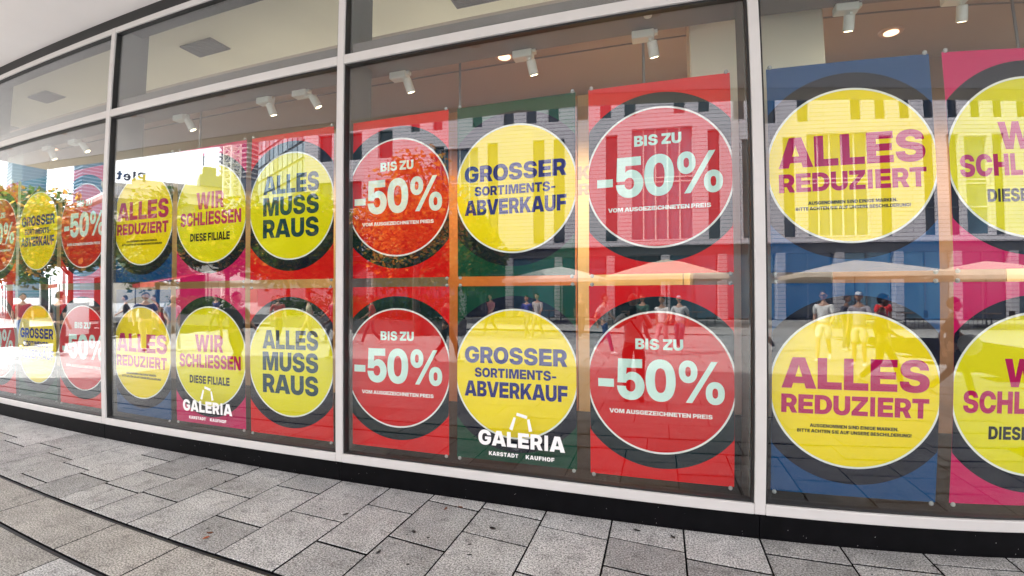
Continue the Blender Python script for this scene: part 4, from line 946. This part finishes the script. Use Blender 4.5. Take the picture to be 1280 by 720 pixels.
def hand_nodes(J, n, nodes, edges, wi):
    w_ = Vector(J['wr' + n]); e = Vector(J['el' + n]); d = (w_ - e).normalized()
    side = 1 if n == 'r' else -1
    fwd_ = (Vector((0, 1, 0)) - d * d.y); fwd_ = fwd_.normalized() if fwd_.length > .2 else Vector((-side, 0, 0))
    pal = w_ + d * .05
    nodes.append((tuple(pal), (.030, .020))); pi = len(nodes) - 1; edges.append((wi, pi))
    c_ = d.cross(fwd_).normalized()
    for k, (o_, L) in enumerate(((-.028, .072), (-.010, .080), (.009, .075), (.026, .060))):
        k0 = pal + d * .038 + fwd_ * -o_; k1 = k0 + d * L * .5; k2 = k1 + (d * .8 + c_ * .6 * side).normalized() * L * .5
        nodes.append((tuple(k0), .010)); nodes.append((tuple(k1), .009)); nodes.append((tuple(k2), .007))
        a = len(nodes) - 3; edges.extend([(pi, a), (a, a + 1), (a + 1, a + 2)])
    t0 = pal + fwd_ * .034 - d * .01; t1 = t0 + (d * .7 + fwd_ * .6).normalized() * .035
    nodes.append((tuple(t0), .012)); nodes.append((tuple(t1), .009)); a = len(nodes) - 2; edges.extend([(pi, a), (a, a + 1)])
PCACHE = {}
def pose_meshes(kind, shorts, hands):
    key = (kind, shorts, hands)
    if key in PCACHE: return PCACHE[key]
    J = pose(kind)
    # body: neck, arms, hands, shins, one skin
    nodes = [(J['pel'], (.115, .085)), (J['wst'], (.11, .08)), (J['chs'], (.13, .09)), (J['nkb'], (.075, .06)), (J['nkt'], (.052, .055))]
    edges = [(0, 1), (1, 2), (2, 3), (3, 4)]
    for n in 'lr':
        b0 = len(nodes)
        nodes += [(J['sh' + n], .05), (J['el' + n], .040), (lerp(J['el' + n], J['wr' + n], .35), .040), (J['wr' + n], .026)]
        edges += [(2, b0), (b0, b0 + 1), (b0 + 1, b0 + 2), (b0 + 2, b0 + 3)]
        hand_nodes(J, n, nodes, edges, b0 + 3)
        b0 = len(nodes)
        nodes += [(J['hp' + n], .085), (lerp(J['hp' + n], J['kn' + n], .5), .072), (J['kn' + n], .052), (lerp(J['kn' + n], J['an' + n], .35), .054), (J['an' + n], .034)]
        edges += [(0, b0), (b0, b0 + 1), (b0 + 1, b0 + 2), (b0 + 2, b0 + 3), (b0 + 3, b0 + 4)]
    bv, bf = skin_mesh(nodes, edges)
    mb = MB(); mb.add(bv, bf, 0)
    hc = (0, .035, 1.655)
    hb = MB().ball(hc, (.076, .098, .118), 20, 16, 0)
    hv = []
    for x, y, z in hb.v:                       # jaw, brow, cheeks
        dz = z - hc[2]; dy = y - hc[1]
        if dz < 0: k = 1 + dz * 2.2; x = x * max(k, .6); y = hc[1] + dy * max(1 + dz * .8, .8) + max(0, -dz - .05) * .15
        if dy > .05 and .0 < dz < .03 and abs(x) < .05: y -= .006
        hv.append((x, y, z))
    mb.add(hv, hb.f, 0)
    mb.ball((0, .138, 1.640), (.013, .018, .022), 8, 6, 0)              # nose
    for s in (-1, 1):
        mb.ball((s * .031, .120, 1.668), (.012, .008, .007), 8, 6, 1)     # eyes
        mb.ball((s * .031, .124, 1.687), (.018, .006, .004), 8, 4, 1)     # brows
        mb.ball((s * .078, .028, 1.655), (.012, .022, .032), 8, 6, 0)     # ears
    mb.ball((0, .123, 1.600), (.024, .007, .006), 8, 4, 2)              # mouth
    # shirt
    nodes = [(J['pel'], (.150, .112)), (J['wst'], (.142, .105)), (J['chs'], (.160, .112)), (lerp(J['chs'], J['nkb'], .75), (.10, .075))]
    nodes.insert(1, (lerp(J['pel'], J['wst'], .5), (.148, .11)))
    edges = [(0, 1), (1, 2), (2, 3), (3, 4)]
    for n in 'lr':
        b0 = len(nodes); nodes += [(J['sh' + n], .066), (lerp(J['sh' + n], J['el' + n], .5), .062), (lerp(J['sh' + n], J['el' + n], .85), .060)]
        edges += [(3, b0), (b0, b0 + 1), (b0 + 1, b0 + 2)]
    shirt = MB().add(*skin_mesh(nodes, edges))
    nodes = [((0, 0, 1.0), (.135, .10)), ((0, 0, .93), (.14, .105))]; edges = [(0, 1)]
    for n in 'lr':
        b0 = len(nodes)
        if shorts:
            nodes += [(J['hp' + n], .098), (lerp(J['hp' + n], J['kn' + n], .5), .092), (lerp(J['hp' + n], J['kn' + n], .88), .088)]; edges += [(1, b0), (b0, b0 + 1), (b0 + 1, b0 + 2)]
        else:
            nodes += [(J['hp' + n], .095), (lerp(J['hp' + n], J['kn' + n], .5), .084), (J['kn' + n], .066), (lerp(J['kn' + n], J['an' + n], .4), .064), (J['an' + n], .054)]
            edges += [(1, b0), (b0, b0 + 1), (b0 + 1, b0 + 2), (b0 + 2, b0 + 3), (b0 + 3, b0 + 4)]
    trou = MB().add(*skin_mesh(nodes, edges))
    shoes = []
    for n in 'lr':
        a, t = J['an' + n], J['to' + n]
        heel = (a[0], a[1] - .045, a[2] - .05)
        v, f = skin_mesh([(heel, (.036, .036)), ((a[0], a[1] + .03, a[2] - .035), (.042, .045)), (lerp(a, t, .75)[:2] + (t[2] + .012,), (.044, .032)), ((t[0], t[1] + .02, t[2]), (.034, .024))], [(0, 1), (1, 2), (2, 3)], 1)
        shoes.append(MB().add(v, f))
    hair = MB().ball((0, .018, 1.675), (.089, .104, .122), 16, 12)
    hair.v = [(x, y, z if not (y > .05 and z < 1.72) else 1.72 + (z - 1.72) * .1) for x, y, z in hair.v]
    hair.v = [(x, min(y, .105), max(z, 1.60)) for x, y, z in hair.v]
    capm = MB().ball((0, .02, 1.69), (.086, .104, .10), 16, 12); capm.v = [(x, y, max(z, 1.70)) for x, y, z in capm.v]
    capm.tube([(-.05, .11, 1.71), (0, .175, 1.70), (.05, .11, 1.71)], .012, 6)
    res = (mb, shirt, trou, shoes, hair, capm)
    PCACHE[key] = res
    return res
SK = [mat('skin_light', (.55, .33, .24), .5), mat('skin_tan', (.38, .20, .13), .5), mat('skin_brown', (.20, .10, .065), .5)]
EYE = mat('eye_dark', (.02, .015, .012), .3); LIP = mat('lip', (.35, .12, .10), .5)
MESHC = {}
def cloth(c): return mat('cloth_%d_%d_%d' % tuple(int(v * 255) for v in c), c, .85, var=.12, vscale=9, bump=.25, bscale=18)
def person(x, y, face, label, shirt, legs, kind='walk', h=1.75, skin=0, hair=(.03, .02, .015), shorts=False, shoe=(.5, .5, .5), cap=None, bald=False, wide=1.0, dress=None):
    """face: heading in degrees, 0 = towards the shop glass (+Y)"""
    r = empty('person', (x, y, .001), R(face), label=label, cat='person')
    k = h / 1.775 * HS
    r.scale = (k * wide, k * wide, k)
    mb, sh, tr, shoes, hr, cp_ = pose_meshes(kind, shorts, True)
    key = (kind, shorts)
    if key not in MESHC:
        MESHC[key] = (mb.mesh('body', [SK[0], EYE, LIP], True), sh.mesh('shirt', SK[0], True), tr.mesh('trousers', SK[0], True), [q.mesh('shoe', SK[0], True) for q in shoes], hr.mesh('hair', SK[0], True), cp_.mesh('cap', SK[0], True))
    A = MESHC[key]
    o = ob('body', A[0], r); link_mat(o, [SK[skin], EYE, LIP])
    o = ob('shirt', A[1], r); link_mat(o, [cloth(shirt)])
    o = ob('shorts' if shorts else 'trousers', A[2], r); link_mat(o, [cloth(legs)])
    for q in A[3]: o = ob('shoe', q, r); link_mat(o, [cloth(shoe)])
    if cap: o = ob('cap', A[5], r); link_mat(o, [cloth(cap)])
    if not bald: o = ob('hair', A[4], r); link_mat(o, [cloth(hair)])
    return r, k
W_, BK, GR = (.78, .78, .78), (.025, .025, .03), (.36, .36, .38)
# the photographer, mirrored in the right red poster
r, k = person(-.30, -3.18, -6, 'photographer in pale grey polo holding up a phone, mirrored in the right red poster', (.74, .73, .74), (.035, .03, .035), 'photo', 1.78, 1, bald=True, shoe=(.04, .04, .04), wide=1.06)
r.location.z = -.02
st = MB(); st.tube([(-.12, .115, 1.44), (-.02, .135, 1.30), (.10, .125, 1.12), (.165, .06, 1.0)], .016, 6); st.obj('bag_strap', cloth(BK), r)
# phone held in front of the body, just behind and below the lens
ph = MB().cbox(-.04, .04, -.005, .005, -.08, .08, .003).obj('phone', mat('phone_case', (.02, .02, .022), .3), None, loc=(-.28, -2.80, 1.15), rot=(0, 0, -.1), label='black phone held up by the photographer', cat='phone')
bk = MB().ball((0, 0, 0), (.15, .09, .22), 16, 12).obj('backpack', cloth((.03, .03, .04)), None, smooth=True, loc=(-.31, -3.36, 1.0), label='dark backpack on the photographer', cat='backpack')
bk.scale = (HS,) * 3
person(3.20, -7.6, 25, 'man in white shirt and white shorts walking, mirrored in the lower blue poster', W_, (.72, .72, .70), 'walk', 1.80, 0, shorts=True, shoe=W_)
MB().cbox(-.062, .062, .128, .145, 1.655, 1.688, .004).obj('sunglasses', EYE, bpy.data.objects[[o.name for o in COL.objects if o.name.startswith('person')][-1]])
person(3.62, -7.0, 30, 'man in grey shirt and pale cap pointing, mirrored in the lower blue poster', (.33, .30, .34), (.55, .52, .45), 'point', 1.78, 1, shorts=True, shoe=W_, cap=(.6, .6, .6))
person(5.20, -9.9, 10, 'person in a bright red shirt mirrored at the right of the lower blue poster', (.75, .03, .03), (.20, .12, .10), 'walk2', 1.72, 1, hair=(.02, .01, .01))
person(2.35, -9.0, 60, 'person in a dark brown jacket mirrored left of the man in white', (.10, .05, .04), (.05, .05, .06), 'walk', 1.72, 1)
person(4.3, -9.6, -40, 'person in a dark top half hidden behind the man in grey', (.05, .05, .07), (.1, .1, .14), 'stand', 1.68, 2)
person(3.65, -4.1, -60, 'person in a black jacket carrying a white bag mirrored in the lower pink poster', (.03, .035, .045), (.10, .08, .08), 'walk', 1.66, 0)
b_ = MB().ball((0, 0, 0), (.19, .10, .17), 14, 10).obj('white_bag', cloth(W_), None, smooth=True, loc=(3.80, -4.02, .72), label='white shoulder bag carried by the person in black', cat='bag'); b_.scale = (HS,) * 3
person(3.15, -4.9, -60, 'person in a wine red top mirrored at the left of the lower pink poster', (.30, .03, .06), (.05, .04, .06), 'walk2', 1.72, 1)
person(.10, -7.9, 20, 'woman in a white top and pink trousers mirrored right of the photographer', (.75, .72, .72), (.60, .35, .38), 'walk', 1.68, 1)
person(.48, -8.3, 15, 'person in a pale blue cap and white shirt behind the photographer', (.6, .6, .62), (.10, .14, .22), 'walk2', 1.70, 0, cap=(.35, .5, .65))
person(-.35, -9.0, 30, 'person in dark green mirrored just beside the photographer', (.04, .10, .08), (.05, .05, .05), 'walk', 1.72, 1)
person(-1.15, -7.6, -70, 'person in blue jeans walking, mirrored in the gap left of the right red poster', (.55, .55, .55), (.03, .07, .22), 'walk', 1.74, 0, shoe=W_)
person(-5.35, -11.4, 20, 'person in pink mirrored at the top of the lower green poster', (.55, .22, .25), (.12, .06, .06), 'walk', 1.72, 0)
person(-3.78, -10.4, 15, 'woman in a blue top mirrored over the lower yellow disc', (.08, .10, .40), (.10, .10, .20), 'walk2', 1.68, 0)
person(-3.42, -10.3, 10, 'man in a pale shirt beside the woman in blue', (.55, .50, .50), (.25, .20, .18), 'walk', 1.76, 0)
person(-2.2, -10.9, -20, 'person in black mirrored at the right of the lower green poster', BK, BK, 'walk', 1.75, 1)
person(-6.3, -5.0, 80, 'person in dark clothes walking, mirrored at the left of the lower left red poster', (.10, .03, .03), (.05, .03, .04), 'walk', 1.74, 1)
person(-4.0, -5.3, -80, 'person in dark trousers walking, mirrored at the right of the lower left red poster', (.06, .03, .03), (.04, .02, .03), 'walk2', 1.76, 1)
person(-11.95, -4.8, -70, 'heavy person in a dark blue jacket mirrored low in the second bay', (.03, .05, .14), (.25, .20, .12), 'walk', 1.82, 0, wide=1.25, shoe=(.08, .02, .03))
person(-11.1, -4.9, -70, 'bald person in a grey shirt mirrored in the second bay', (.42, .42, .44), (.55, .55, .50), 'walk2', 1.74, 0, bald=True)
person(-7.05, -3.2, -80, 'person in a white jacket and dark trousers mirrored over the WIR SCHLIESSEN poster', (.10, .10, .08), (.10, .10, .05), 'walk', 1.80, 0, wide=1.15)
person(-9.4, -7.6, 40, 'person in a pale yellow top mirrored in the lower red edged poster', (.6, .55, .35), (.4, .3, .2), 'walk', 1.70, 0)
person(-8.9, -8.0, 30, 'person in a dark blue jacket mirrored over the ALLES MUSS RAUS poster', (.05, .06, .12), (.1, .1, .12), 'walk2', 1.74, 0)
person(-10.3, -7.4, -60, 'person in a coral shirt mirrored in the second bay', (.6, .15, .12), (.15, .1, .1), 'walk', 1.72, 0)
person(-7.4, -7.7, 50, 'person in a red shirt mirrored beside the middle frame', (.65, .08, .06), (.1, .08, .1), 'walk', 1.72, 1)
person(-15.7, -3.9, -75, 'person in a maroon shirt and blue jeans striding, mirrored at the left photo edge', (.28, .02, .03), (.05, .10, .22), 'walk', 1.80, 1, wide=1.1)
person(-12.7, -3.3, 170, 'man in a black jacket mirrored beside the yellow poster of the leftmost bay', (.02, .02, .03), (.03, .03, .04), 'stand', 1.84, 0, wide=1.1)
person(-16.2, -6.9, 30, 'man in black farther back in the leftmost bay', BK, BK, 'walk2', 1.72, 0)
person(-14.3, -6.6, 10, 'person in a pink shirt mirrored behind the man in black', (.55, .25, .24), (.08, .08, .1), 'walk', 1.74, 0)
person(-21, -9.0, 10, 'person in dark green at the back of the leftmost bay', (.04, .07, .05), BK, 'walk', 1.74, 1)
person(-18.8, -9.6, 20, 'person in red at the back of the leftmost bay', (.5, .05, .05), BK, 'stand', 1.70, 1)
person(-15.2, -9.4, 0, 'person in navy at the back near the first frame', (.04, .05, .14), BK, 'walk', 1.74, 0)

# ------------------------------------------------------------------ to metres
for o in list(scene.objects):
    if o.parent is None and o.type != 'CAMERA' and o.name != 'sun':
        o.location = o.location * S
        if o.type != 'LIGHT': o.scale = o.scale * S
